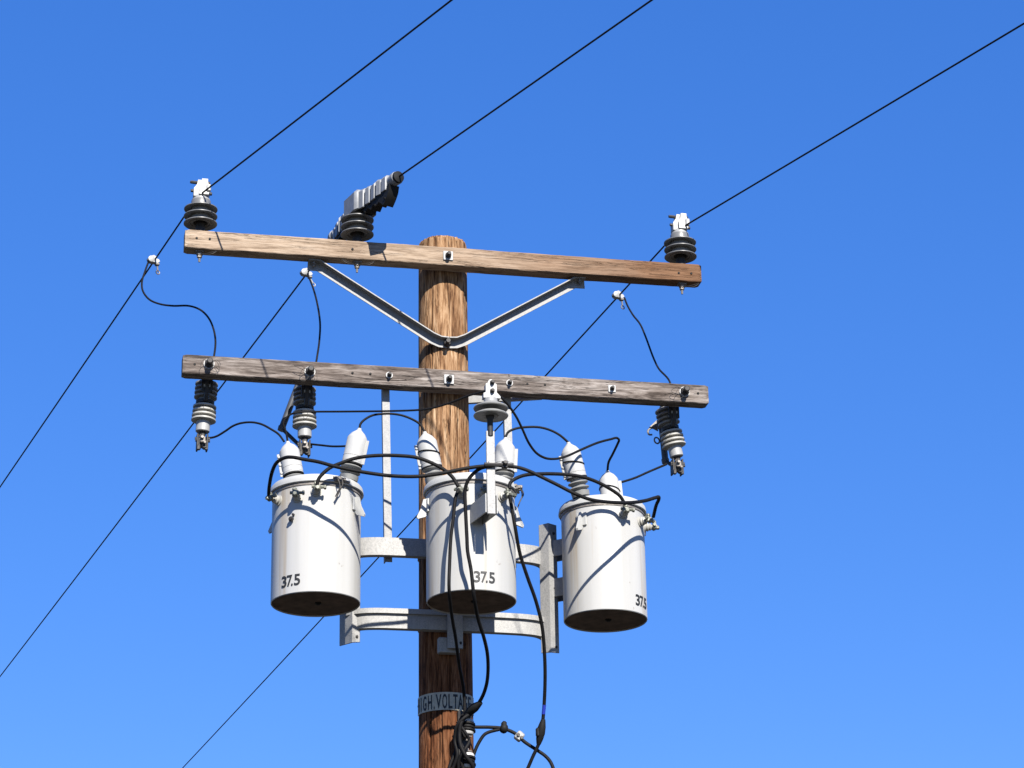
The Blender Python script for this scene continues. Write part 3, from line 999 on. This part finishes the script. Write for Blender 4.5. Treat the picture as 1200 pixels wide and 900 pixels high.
def transformer(cx, cy, rad, front, bushings, label, ti, lugs, terms, hang, hang_to):
    z0, z1, zl = 7.292, 7.790, 7.823
    c = Vector((cx, cy, 0))
    t = thing('transformer', (cx, cy, z0), label, 'transformer', 'pole-mounted transformers')
    tk = MB()
    tk.lathe((cx, cy, z0), (0, 0, 1), [(rad * 0.965, 0.012), (rad * 0.985, 0.0), (rad, 0.003), (rad, 0.02), (rad * 0.999, 0.25), (rad, z1 - z0 - 0.02), (rad, z1 - z0 - 0.004), (rad * 0.9, z1 - z0)], 96, hint=(1, 0, 0), cap=False)
    tank = tk.build('tank', TANKS[ti], t, angle=30)
    bt = MB().lathe((cx, cy, z0 + 0.006), (0, 0, 1), [(rad * 0.978, 0), (rad * 0.978, 0.006)], 64)
    bottom = bt.build('bottom_plate', UNDER, t)
    MB().lathe((cx + 0.01, cy - 0.01, z0 + 0.006), (0, 0, -1), [(0.014, 0), (0.014, 0.006), (0.008, 0.007), (0.008, 0.010)], 12).build('drain_plug', RUBBER, bottom)
    ld = MB()
    R2 = rad + 0.0125
    ld.lathe((cx, cy, z1 - 0.004), (0, 0, 1), [(rad * 0.9, 0.004), (rad + 0.001, 0.004), (rad + 0.004, 0.0), (R2 - 0.003, 0.0), (R2, 0.003), (R2 - 0.001, 0.012), (R2 - 0.004, 0.026), (R2 - 0.012, 0.036), (R2 * 0.8, 0.041), (R2 * 0.4, 0.046), (0.01, 0.048)], 96)
    lid = ld.build('lid', LID, t, angle=40)
    MB().lathe((cx, cy, z1 - 0.018), (0, 0, 1), [(rad + 0.0005, 0), (rad + 0.0035, 0.001), (rad + 0.0035, 0.0135), (rad + 0.0005, 0.0138)], 80, cap=False).build('gasket', NUT, lid)
    for base, tip, fa, tie in bushings:
        bushing(t, base, tip, fa, tie)
    # low-voltage terminals
    for a, tip in terms:
        tip = Vector(tip)
        p = c + az(a) * (rad - 0.004) + Vector((0, 0, tip.z - 0.004))
        d = (tip - p)
        d.normalize()
        st = MB().lathe(p, d, [(0.024, 0), (0.024, 0.008), (0.016, 0.010), (0.020, 0.016), (0.020, 0.020), (0.015, 0.024), (0.018, 0.030), (0.013, 0.036), (0.008, 0.038), (0.008, 0.062)], 18).build('terminal', PORC_LIGHT, t)
        sd = Vector((-d.y, d.x, 0)).normalized()
        lg = MB()
        q = p + d * 0.050
        lg.box(q, (0.030, 0.018, 0.030), sd, d, sd.cross(d), 0.005)
        lg.rod(q - sd * 0.024 + Vector((0, 0, 0.004)), q + sd * 0.034 + Vector((0, 0, 0.002)), 0.0075, 8)
        lg.bolt(q + sd * 0.030 + Vector((0, 0, 0.002)), sd, 0.011, 0.009)
        lg.bolt(q + d * 0.008 + Vector((0, 0, -0.006)), d, 0.010, 0.014)
        lg.box(q + Vector((0, 0, 0.018)) - sd * 0.004, (0.02, 0.016, 0.014), sd, d, sd.cross(d), 0.003)
        lg.build('lug', BRONZE, st, angle=30)
    # lifting lugs
    for a in lugs:
        r_ = az(a)
        sd = az(a + 90)
        q = c + r_ * rad + Vector((0, 0, 7.715))
        l_ = MB()
        l_.prism(q, [(-0.004, -0.03), (0.012, -0.050), (0.046, -0.062), (0.050, -0.052), (0.030, -0.010), (0.020, 0.030), (-0.004, 0.036)], 0.010, r_, (0, 0, 1))
        l_.box(q + r_ * 0.004, (0.008, 0.05, 0.06), r_, sd, (0, 0, 1), 0.002)
        l_.build('lifting_lug', LID, t, angle=30)
    # hangers towards the mount post
    hv = (Vector((hang_to[0], hang_to[1], 0)) - c)
    dist = hv.length
    hv.normalize()
    sd = Vector((-hv.y, hv.x, 0))
    for z, hh in ((7.66, 0.075), (7.475, 0.085)):
        h = MB()
        l0, l1 = rad - 0.006, max(dist - 0.012, rad + 0.05)
        for s in (-1, 1):
            h.box(c + hv * ((l0 + l1) / 2) + sd * s * 0.038 + Vector((0, 0, z)), (l1 - l0, 0.007, hh), hv, sd, (0, 0, 1), 0.001)
        h.box(c + hv * (l1 - 0.004) + Vector((0, 0, z)), (0.008, 0.090, hh + 0.008), hv, sd, (0, 0, 1), 0.001)
        h.build('hanger', hang, t, angle=30)
    # kVA number on the front
    def place(u, v, w):
        a = front + math.degrees(u / (rad + 0.0012))
        return c + az(a) * (rad + 0.0012 + w) + Vector((0, 0, 7.327 + v))
    letters([('3', -0.034), ('7', -0.004), ('.', 0.0085), ('5', 0.033)], 0.050, place, INK, 'number_marking', tank, {'*': 0.028, '.': 0.008}, 0.017)
    # lid clamp with loose ground wire
    a = front + 62
    q = c + az(a) * (rad + 0.012) + Vector((0, 0, 7.800))
    k = MB()
    sd = az(a + 90)
    k.box(q, (0.05, 0.016, 0.026), sd, az(a), (0, 0, 1), 0.004)
    k.bolt(q + az(a) * 0.006 - sd * 0.012, az(a), 0.010, 0.022)
    k.bolt(q + az(a) * 0.006 + sd * 0.016, az(a), 0.008, 0.016)
    k.rod(q - sd * 0.03 + Vector((0, 0, 0.006)), q + sd * 0.05 + Vector((0, 0, -0.004)), 0.006, 8)
    lc = k.build('lid_clamp', NUT, lid, angle=30)
    w_ = MB()
    w_.tube(smooth_path([q + az(a) * 0.02, q + az(a) * 0.03 + Vector((0, 0, -0.03)), q + az(a) * 0.018 + Vector((0, 0, -0.06)) - sd * 0.01, q + az(a) * 0.008 + Vector((0, 0, -0.095)) - sd * 0.022], 5), 0.0028, 6)
    w_.build('ground_wire', BOLT, t)
    w_ = MB()
    w_.tube(smooth_path([q + az(a) * 0.02 - sd * 0.02, q + az(a) * 0.026 + Vector((0, 0, -0.04)) - sd * 0.012, q + az(a) * 0.012 + Vector((0, 0, -0.085)) - sd * 0.026], 5), 0.0025, 6)
    w_.build('ground_wire', BOLT, t)
    return t, tank


tl, tank_l = transformer(-0.629, -0.337, 0.1935, -41,
                         [((-0.712, -0.265, 7.84), (-0.749, -0.24, 8.069), -100, False), ((-0.502, -0.438, 7.84), (-0.458, -0.46, 8.068), 60, False)],
                         'leftmost white transformer, numbered 37.5 at its lower left', 0, [52, -128],
                         [(-65, (-0.847, -0.443, 7.733)), (-33, (-0.749, -0.55, 7.723)), (-8, (-0.658, -0.585, 7.745))], GALV, (-0.442, -0.118))
tc_, tank_c = transformer(0.033, -0.46, 0.1945, 6.5,
                          [((-0.128, -0.470, 7.84), (-0.173, -0.48, 8.061), -95, True), ((0.185, -0.445, 7.84), (0.200, -0.44, 8.069), 70, False)],
                          'middle white transformer hung in front of the pole', 1, [-84, 96],
                          [(-22, (-0.060, -0.692, 7.728)), (5.5, (0.056, -0.712, 7.728)), (33, (0.169, -0.67, 7.728))], GALV, (0.012, -0.19))
tr_, tank_r = transformer(0.674, -0.269, 0.1860, 47,
                          [((0.548, -0.385, 7.84), (0.492, -0.41, 8.075), -95, True), ((0.750, -0.150, 7.84), (0.741, -0.12, 8.054), 80, True)],
                          'rightmost white transformer, its 37.5 marking at the lower right edge', 2, [-43, 137],
                          [(16, (0.728, -0.509, 7.741)), (50, (0.866, -0.44, 7.727)), (78, (0.905, -0.315, 7.73))], GALV, (0.462, -0.085))
# small plug on the left tank's side
MB().lathe((-0.757, -0.494, 7.622), (-0.6, -0.8, 0), [(0.012, 0), (0.012, 0.006), (0.007, 0.007), (0.007, 0.014)], 10).build('gauge_plug', BOLT, tl)
MB().lathe((-0.748, -0.494, 7.642), (-0.6, -0.8, 0), [(0.006, 0), (0.006, 0.008)], 8).build('gauge_plug', BOLT, tl)

# ------------------------------------------------------------------ neutral post in front of the middle transformer
npst = thing('neutral_insulator', (0.053, -0.82, 7.57), 'round two-disc insulator on an upright steel bar before the middle transformer', 'insulator')
xb, yb = 0.054, -0.82
MB().box((xb, yb, 7.765), (0.037, 0.012, 0.375), bev=0.002).build('bar', GALV, npst)
ch = MB()
fd = Vector((0.034, -0.165, 0)).normalized()
sd = Vector((-fd.y, fd.x, 0))
pc = Vector((0.040, -0.732, 7.628))
Lc = 0.17
ch.box(pc - sd * 0.026, (Lc, 0.006, 0.085), fd, sd, (0, 0, 1), 0.001)
ch.box(pc + sd * 0.026, (Lc, 0.006, 0.085), fd, sd, (0, 0, 1), 0.001)
ch.box(pc + Vector((0, 0, 0.0395)), (Lc, 0.046, 0.006), fd, sd, (0, 0, 1), 0.001)
ch.box(pc - fd * 0.079, (0.006, 0.046, 0.073), fd, sd, (0, 0, 1), 0.001)
ch.build('channel_bracket', GALV_BRIGHT, npst, angle=30)
pn = MB().lathe((xb, yb, 7.93), (0, 0, 1), [(0.013, 0), (0.013, 0.075), (0.018, 0.085), (0.02, 0.10)], 14)
pn.build('pin', BOLT, npst)
for z in (8.020, 8.054):
    MB().lathe((xb + 0.004, yb, z), (0, 0, 1), [(0.022, 0.004), (0.030, -0.002), (0.034, 0.004), (0.062, 0.004), (0.073, -0.001), (0.0755, 0.003), (0.073, 0.008), (0.05, 0.020), (0.030, 0.030), (0.02, 0.031)], 48).build('disc', PORC_GREY, npst)
cl = MB()
cx_ = xb + 0.004
cl.lathe((cx_, yb, 8.082), (0, 0, 1), [(0.02, 0), (0.030, 0.002), (0.030, 0.018), (0.026, 0.02)], 24)
poly = [(-0.034, 0.018), (0.040, 0.018), (0.040, 0.026), (0.024, 0.044), (0.024, 0.082)]
poly += [(0.014 * math.cos(R(a)) + 0.0, 0.088 + 0.016 * math.sin(R(a))) for a in range(0, 181, 30)]
poly += [(-0.024, 0.082), (-0.024, 0.044), (-0.034, 0.038)]
cl.prism((cx_, yb, 8.082), poly, 0.036, (1, 0, 0), (0, 0, 1))
clo = cl.build('clamp', ALU, npst, angle=30)
for dz in (0.088, 0.049):
    k = MB().bolt((cx_ + 0.004, yb - 0.018, 8.082 + dz), (0, -1, 0), 0.0105, 0.012)
    k.rod((cx_ + 0.004, yb - 0.018, 8.082 + dz), (cx_ + 0.004, yb - 0.038, 8.082 + dz), 0.006)
    k.build('bolt', BOLT, clo)
# connector block on the bar
cnk = thing('cable_connector', (xb, -0.835, 7.78), 'small pale connector block clamped on the upright steel bar', 'connector')
MB().box((xb + 0.002, -0.834, 7.800), (0.030, 0.014, 0.026), bev=0.004).build('block', ALU, cnk)
k = MB()
k.box((xb + 0.058, -0.834, 7.797), (0.026, 0.022, 0.032), bev=0.004)
k.rod((xb - 0.03, -0.836, 7.794), (xb + 0.095, -0.836, 7.797), 0.0095, 8)
k.bolt((xb + 0.058, -0.846, 7.80), (0, -1, 0.2), 0.010, 0.014)
k.build('nut', BOLT, cnk, angle=30)

# ------------------------------------------------------------------ sign band
sg = thing('warning_sign', (0, -0.12, 6.90), 'curved grey metal sign band on the pole reading HIGH VOLTAGE', 'sign')
CA = -10.24
rs = 0.1225
rings = []
for k in range(41):
    a = CA - 86 + 172 * k / 40
    rings.append([az(a) * q + Vector((0, 0, z)) for q, z in ((rs, 6.903), (rs + 0.0016, 6.903), (rs + 0.0016, 6.983), (rs, 6.983))])
MB().sweep(rings).build('plate', SIGN, sg, angle=40)


def place_sign(u, v, w):
    return az(u) * (rs + 0.002 + w) + Vector((0, 0, 6.9105 + v))


# u is an azimuth in degrees here, so glyph widths are degrees as well
letters([(c_, CA + a) for c_, a in zip('HIGH.VOLTAGE', (-72, -60.5, -48, -34, -24, -14.5, -2, 9.5, 20, 31.5, 44, 57))], 0.066, place_sign, INK, 'lettering', sg,
        {'*': 9.8, 'I': 2.4, '.': 2.2, 'L': 8.2, 'T': 9.4, 'V': 11.4, 'A': 11.4}, 0.016)
for a in (-78, 66):
    MB().bolt(az(CA + a) * (rs + 0.001) + Vector((0, 0, 6.944)), az(CA + a), 0.005, 0.004).build('nail', NUT, sg)

# ------------------------------------------------------------------ cables
WIRES = {
    'drop1':[(-1.345, 0.571, 9.257), (-1.362, 0.534, 9.189), (-1.377, 0.492, 9.115), (-1.373, 0.459, 9.054), (-1.343, 0.418, 8.994), (-1.296, 0.375, 8.956), (-1.238, 0.326, 8.93), (-1.167, 0.265, 8.909), (-1.117, 0.22, 8.874), (-1.082, 0.178, 8.82), (-1.062, 0.137, 8.755), (-1.053, 0.088, 8.671), (-1.062, 0.03, 8.571), (-1.079, 0.03, 8.47), (-1.097, 0.03, 8.419)],
    'drop2':[(-0.564, 0.616, 9.269), (-0.551, 0.526, 9.167), (-0.543, 0.42, 9.046), (-0.545, 0.265, 8.868), (-0.562, 0.146, 8.731), (-0.584, 0.04, 8.612), (-0.596, 0.036, 8.537), (-0.623, 0.03, 8.432)],
    'drop3':[(1.048, 0.647, 9.266), (1.049, 0.595, 9.202), (1.057, 0.526, 9.123), (1.073, 0.452, 9.043), (1.076, 0.37, 8.945), (1.073, 0.221, 8.769), (1.077, 0.149, 8.687), (1.099, 0.04, 8.578), (1.104, 0.036, 8.523), (1.087, 0.03, 8.441)],
    'J1':[(-1.084, 0.02, 8.163), (-1.065, 0.007, 8.16), (-1.043, -0.009, 8.163), (-1.009, -0.038, 8.178), (-0.976, -0.067, 8.195), (-0.942, -0.092, 8.201), (-0.897, -0.125, 8.195), (-0.857, -0.154, 8.177), (-0.818, -0.186, 8.144), (-0.787, -0.213, 8.112), (-0.765, -0.24, 8.069)],
    'J2':[(0.033, -0.82, 8.136), (-0.032, -0.766, 8.13), (-0.098, -0.71, 8.116), (-0.171, -0.651, 8.108), (-0.22, -0.612, 8.112), (-0.324, -0.532, 8.131), (-0.529, -0.377, 8.174), (-0.633, -0.3, 8.196), (-0.698, -0.284, 8.196), (-0.739, -0.274, 8.188), (-0.762, -0.266, 8.17), (-0.772, -0.261, 8.151), (-0.769, -0.257, 8.134), (-0.759, -0.251, 8.112), (-0.749, -0.24, 8.069)],
    'J3':[(-0.629, 0.02, 8.16), (-0.585, -0.091, 8.116), (-0.542, -0.203, 8.072), (-0.499, -0.313, 8.036), (-0.475, -0.38, 8.016)],
    'J4':[(-0.459, -0.46, 8.068), (-0.455, -0.461, 8.088), (-0.441, -0.462, 8.106), (-0.404, -0.465, 8.13), (-0.352, -0.468, 8.14), (-0.31, -0.47, 8.141), (-0.263, -0.473, 8.133), (-0.212, -0.476, 8.111), (-0.19, -0.478, 8.093), (-0.173, -0.48, 8.061)],
    'J5':[(1.061, 0.02, 8.154), (0.958, -0.036, 8.091), (0.88, -0.079, 8.042), (0.785, -0.13, 7.993)],
    'J6':[(0.095, -0.82, 8.121), (0.143, -0.783, 8.091), (0.184, -0.747, 8.055), (0.219, -0.709, 8.013), (0.255, -0.668, 7.966), (0.296, -0.634, 7.933), (0.344, -0.605, 7.922), (0.4, -0.576, 7.933), (0.448, -0.55, 7.956), (0.53, -0.477, 8.016), (0.631, -0.389, 8.088), (0.712, -0.322, 8.135), (0.747, -0.293, 8.153), (0.76, -0.279, 8.149), (0.758, -0.26, 8.138), (0.747, -0.206, 8.107), (0.737, -0.161, 8.081), (0.741, -0.12, 8.054)],
    'J7':[(0.198, -0.44, 8.069), (0.213, -0.437, 8.098), (0.249, -0.434, 8.118), (0.301, -0.429, 8.13), (0.358, -0.424, 8.134), (0.409, -0.419, 8.125), (0.453, -0.415, 8.105), (0.492, -0.41, 8.075)],
    'J8':[(-0.851, -0.443, 7.741), (-0.853, -0.459, 7.752), (-0.854, -0.491, 7.774), (-0.85, -0.549, 7.813), (-0.837, -0.593, 7.839), (-0.808, -0.634, 7.849), (-0.777, -0.67, 7.841), (-0.729, -0.689, 7.827), (-0.672, -0.712, 7.811), (-0.603, -0.74, 7.784), (-0.518, -0.755, 7.764), (-0.435, -0.77, 7.749), (-0.375, -0.777, 7.742), (-0.262, -0.791, 7.74), (-0.177, -0.801, 7.751), (-0.118, -0.808, 7.764), (-0.056, -0.816, 7.778), (0.004, -0.823, 7.788), (0.06, -0.83, 7.793)],
    'J8b':[(0.086, -0.83, 7.795), (0.137, -0.833, 7.792), (0.174, -0.835, 7.788), (0.217, -0.838, 7.774), (0.278, -0.842, 7.745), (0.337, -0.846, 7.716), (0.399, -0.85, 7.684), (0.476, -0.84, 7.66), (0.573, -0.775, 7.674), (0.687, -0.7, 7.702), (0.79, -0.6, 7.751), (0.846, -0.556, 7.782), (0.866, -0.541, 7.791), (0.868, -0.532, 7.784), (0.863, -0.504, 7.766), (0.862, -0.45, 7.728)],
    'J9':[(-0.66, -0.585, 7.753), (-0.655, -0.588, 7.775), (-0.642, -0.592, 7.795), (-0.607, -0.599, 7.827), (-0.559, -0.608, 7.849), (-0.505, -0.616, 7.869), (-0.444, -0.626, 7.88), (-0.378, -0.636, 7.884), (-0.305, -0.647, 7.882), (-0.244, -0.657, 7.875), (-0.185, -0.666, 7.854), (-0.124, -0.677, 7.819), (-0.088, -0.685, 7.784), (-0.064, -0.692, 7.74)],
    'J10':[(0.056, -0.83, 7.791), (0.011, -0.81, 7.784), (-0.022, -0.791, 7.759), (-0.04, -0.776, 7.732), (-0.047, -0.76, 7.698), (-0.046, -0.754, 7.65), (-0.042, -0.745, 7.588), (-0.036, -0.733, 7.497), (-0.032, -0.725, 7.439), (-0.016, -0.714, 7.36), (-0.003, -0.7, 7.259), (0.033, -0.601, 7.184), (0.076, -0.514, 7.12), (0.102, -0.45, 7.071), (0.118, -0.378, 7.013), (0.121, -0.321, 6.966), (0.111, -0.266, 6.924), (0.091, -0.22, 6.893), (0.058, -0.17, 6.87)],
    'J11':[(-0.062, -0.7, 7.726), (-0.077, -0.7, 7.686), (-0.087, -0.7, 7.601), (-0.098, -0.694, 7.506), (-0.103, -0.687, 7.394), (-0.105, -0.68, 7.283), (-0.068, -0.546, 7.196), (-0.036, -0.45, 7.134), (0.002, -0.32, 7.057), (0.048, -0.18, 6.974), (0.056, -0.16, 6.88)],
    'J12':[(0.165, -0.67, 7.748), (0.171, -0.663, 7.778), (0.191, -0.657, 7.798), (0.24, -0.644, 7.824), (0.327, -0.624, 7.842), (0.428, -0.6, 7.853), (0.514, -0.579, 7.853), (0.583, -0.562, 7.839), (0.644, -0.546, 7.816), (0.692, -0.532, 7.789), (0.718, -0.52, 7.753)],
    'J13':[(0.163, -0.68, 7.717), (0.175, -0.671, 7.654), (0.191, -0.66, 7.57), (0.219, -0.608, 7.48), (0.262, -0.554, 7.391), (0.309, -0.5, 7.302), (0.344, -0.451, 7.21), (0.361, -0.409, 7.131), (0.375, -0.357, 7.028), (0.382, -0.3, 6.918), (0.379, -0.267, 6.822), (0.374, -0.251, 6.776), (0.367, -0.238, 6.738), (0.342, -0.216, 6.68), (0.324, -0.2, 6.636), (0.28, -0.172, 6.547), (0.224, -0.15, 6.494)],
    'S1':[(0.063, -0.14, 6.828), (0.1, -0.145, 6.824), (0.171, -0.154, 6.823), (0.223, -0.161, 6.818), (0.274, -0.168, 6.797), (0.292, -0.171, 6.782), (0.317, -0.176, 6.757), (0.371, -0.185, 6.719), (0.405, -0.19, 6.694), (0.426, -0.195, 6.667), (0.439, -0.2, 6.628), (0.451, -0.186, 6.53), (0.407, -0.17, 6.42), (0.296, -0.15, 6.329)],
    'S2':[(0.227, -0.16, 6.817), (0.197, -0.156, 6.811), (0.148, -0.15, 6.794), (0.122, -0.145, 6.76), (0.1, -0.139, 6.711), (0.086, -0.131, 6.645), (0.072, -0.12, 6.553)],
    'S3':[(0.062, -0.19, 6.865), (0.033, -0.2, 6.831), (0.024, -0.195, 6.779), (0.029, -0.198, 6.725), (0.051, -0.2, 6.68), (0.079, -0.19, 6.646), (0.104, -0.15, 6.584)],
    'S5':[(0.077, -0.19, 6.873), (0.04, -0.205, 6.845), (0.012, -0.19, 6.81), (0.008, -0.17, 6.754), (0.017, -0.18, 6.691), (0.001, -0.16, 6.635), (-0.037, -0.14, 6.545)],
    'S6':[(0.018, -0.18, 6.835), (0.048, -0.2, 6.786), (0.068, -0.19, 6.751), (0.047, -0.2, 6.71), (0.024, -0.18, 6.669), (0.029, -0.15, 6.582)],
    'S4':[(0.037, -0.16, 6.856), (0.027, -0.15, 6.79), (0.016, -0.146, 6.714), (-0.007, -0.144, 6.658), (-0.029, -0.14, 6.583)],
}
SPEC = [
    ('drop1', 0.0056, 'tap_wire', 'looping black wire from the leftmost tap clamp down to the left fuse cutout', 'tap wires'),
    ('drop2', 0.0056, 'tap_wire', 'curved black wire from the middle tap clamp down behind the lower crossarm', 'tap wires'),
    ('drop3', 0.0056, 'tap_wire', 'thin black wire from the rightmost tap clamp down to the right fuse cutout', 'tap wires'),
    ('J1', 0.0058, 'jumper_wire', 'arched black wire from the left fuse cutout to the left transformer', 'jumper wires'),
    ('J2', 0.0055, 'jumper_wire', 'long level wire crossing the pole just under the lower crossarm to the left transformer', 'jumper wires'),
    ('J3', 0.0056, 'jumper_wire', 'short level wire from the second fuse cutout to behind the nearest bushing', 'jumper wires'),
    ('J4', 0.0062, 'jumper_wire', 'arched wire joining the bushing tops of the left and middle transformers', 'jumper wires'),
    ('J5', 0.0062, 'jumper_wire', 'straight rising wire from the right transformer to the right fuse cutout', 'jumper wires'),
    ('J6', 0.0065, 'jumper_wire', 'wire dipping from the two-disc insulator then rising to a sharp bend above the right transformer', 'jumper wires'),
    ('J7', 0.0065, 'jumper_wire', 'arched wire joining the bushing tops of the middle and right transformers', 'jumper wires'),
    ('J8', 0.0085, 'secondary_cable', 'black cable arching over the left transformer from its leftmost terminal to the upright bar', 'secondary cables'),
    ('J8b', 0.0085, 'secondary_cable', 'black cable from the upright bar sloping across the right transformer lid to its far terminal', 'secondary cables'),
    ('J9', 0.0085, 'secondary_cable', 'black cable arching from the left transformer front terminal to the middle transformer left terminal', 'secondary cables'),
    ('J10', 0.0085, 'secondary_cable', 'black cable hanging from the upright bar, bowing out right of the sign', 'secondary cables'),
    ('J11', 0.0080, 'secondary_cable', 'dark cable from the middle transformer left terminal straight down in front of the sign', 'secondary cables'),
    ('J12', 0.0085, 'secondary_cable', 'black cable arching from the middle transformer right terminal to the right transformer', 'secondary cables'),
    ('J13', 0.0085, 'secondary_cable', 'black cable falling right of the pole past the right bracket post', 'secondary cables'),
    ('S1', 0.0085, 'service_cable', 'service cable leaving the pole sideways through a pale connector block', 'service cables'),
    ('S2', 0.0080, 'service_cable', 'short service cable curving from the dark splice back down to the pole', 'service cables'),
    ('S3', 0.0095, 'service_cable', 'thick dark cable winding down over the white spool insulators', 'service cables'),
    ('S5', 0.0080, 'service_cable', 'dark cable bowing left from the splice under the sign and down the pole', 'service cables'),
    ('S6', 0.0075, 'service_cable', 'dark cable crossing between the two white spools', 'service cables'),
    ('S4', 0.0080, 'service_cable', 'dark cable lying down the pole face left of the white spools', 'service cables'),
]
for key, r_, nm, lab, grp in SPEC:
    w = MB().tube(smooth_path(WIRES[key], 6), r_ * (0.93 if 'cable' in nm else 0.84), 10)
    tag(w.build(nm, CABLE), lab, 'cable' if 'cable' in nm else 'wire', grp)

# ------------------------------------------------------------------ spool rack, splices and connectors low on the pole
rack = thing('spool_rack', (0.056, -0.12, 6.60), 'steel rack with white porcelain spools low on the pole below the sign', 'insulator rack')
ra = 25.0
rd, rs_ = az(ra), az(ra + 90)
cp = rd * 0.1205
MB().box(cp + rd * 0.006 + Vector((0, 0, 6.74)), (0.012, 0.05, 0.32), rd, rs_, (0, 0, 1), 0.002).build('back_strap', BOLT, rack)
for z in (6.822, 6.672):
    q = rd * 0.160 + Vector((0, 0, z))
    sp = MB().lathe(q - Vector((0, 0, 0.035)), (0, 0, 1), [(0.012, 0), (0.026, 0.002), (0.031, 0.010), (0.031, 0.020), (0.020, 0.028), (0.018, 0.035), (0.020, 0.042), (0.031, 0.050), (0.031, 0.060), (0.026, 0.068), (0.012, 0.07)], 24).build('spool', PORC_WHITE, rack)
    cv = MB()
    for dz in (-0.042, 0.042):
        cv.box(rd * 0.148 + Vector((0, 0, z + dz)), (0.056, 0.030, 0.006), rd, rs_, (0, 0, 1), 0.001)
    cv.rod(q - Vector((0, 0, 0.06)), q + Vector((0, 0, 0.055)), 0.007, 8)
    cv.build('clevis', NUT, sp)
    wr = MB()
    for dz, rr in ((-0.016, 0.031), (-0.002, 0.027), (0.012, 0.030)):
        wr.ring(q + Vector((0, 0, dz)), (0.1, 0.1, 1), rr, 0.0075, 20, 6)
    wr.tube(smooth_path([q + rs_ * 0.024, q + rs_ * 0.02 - rd * 0.01 + Vector((0, 0, 0.04)), q + Vector((-0.02, -0.01, 0.05)), q + Vector((-0.03, -0.02, 0.0)), q + Vector((-0.02, -0.02, -0.05))], 5), 0.008, 8)
    wr.build('tie_wire', CABLE, sp)

tz = MB()
tz.lathe((0.100, -0.235, 6.900), (-0.045, 0.062, -0.030), [(0.009, -0.02), (0.015, 0.0), (0.020, 0.02), (0.020, 0.045), (0.014, 0.07), (0.009, 0.085)], 14)
tz.box((0.066, -0.185, 6.872), (0.034, 0.026, 0.03), bev=0.008)
tag(tz.build('cable_splice', RUBBER), 'dark taped splice against the pole just under the sign', 'splice')
spl = MB()
d = (Vector((0.274, -0.168, 6.797)) - Vector((0.171, -0.154, 6.823))).normalized()
spl.lathe(Vector((0.2275, -0.161, 6.8175)) - d * 0.016, d, [(0.010, 0), (0.018, 0.004), (0.022, 0.012), (0.022, 0.022), (0.017, 0.030), (0.010, 0.034)], 14)
spl.box((0.228, -0.165, 6.828), (0.022, 0.03, 0.04), bev=0.006)
tag(spl.build('cable_splice', RUBBER), 'dark lumpy splice where two service cables meet right of the pole', 'splice')
con = thing('cable_connector', (0.293, -0.172, 6.76), 'pale metal connector block on the service cable right of the pole', 'connector')
cc = Vector((0.294, -0.172, 6.782))
dx = Vector((0.75, -0.1, -0.65)).normalized()
MB().box(cc, (0.034, 0.034, 0.040), dx, Vector((0.1, 1, 0)).normalized(), dx.cross(Vector((0.1, 1, 0))).normalized(), 0.005).build('block', ALU, con)
k = MB()
k.bolt(cc + Vector((-0.008, -0.016, 0.004)), (0, -1, -0.3), 0.008, 0.010)
k.bolt(cc + Vector((0.006, -0.016, -0.008)), (0, -1, -0.3), 0.008, 0.010)
k.build('bolt', NUT, con)
j = MB()
a_, b2 = Vector((0.380, -0.268, 6.826)), Vector((0.366, -0.238, 6.737))
dj = b2 - a_
j.lathe(a_, dj, [(0.009, -0.012), (0.012, 0.0), (0.017, 0.022), (0.019, 0.05), (0.015, 0.078), (0.009, 0.10)], 14)
j.box(a_ + dj * 0.5 + Vector((-0.014, -0.004, 0)), (0.018, 0.02, 0.042), bev=0.006)
jt = j.build('cable_splice', RUBBER)
tag(jt, 'dark taped splice on the cable falling past the right bracket post', 'splice')
tp = MB()
p_, q_ = Vector((0.3825, -0.293, 6.895)), Vector((0.3805, -0.279, 6.858))
tp.rod(p_, q_, 0.0080, 12)
tag(tp.build('marker_tape', BLUE), 'blue tape wrapped on the cable falling right of the pole', 'tape')
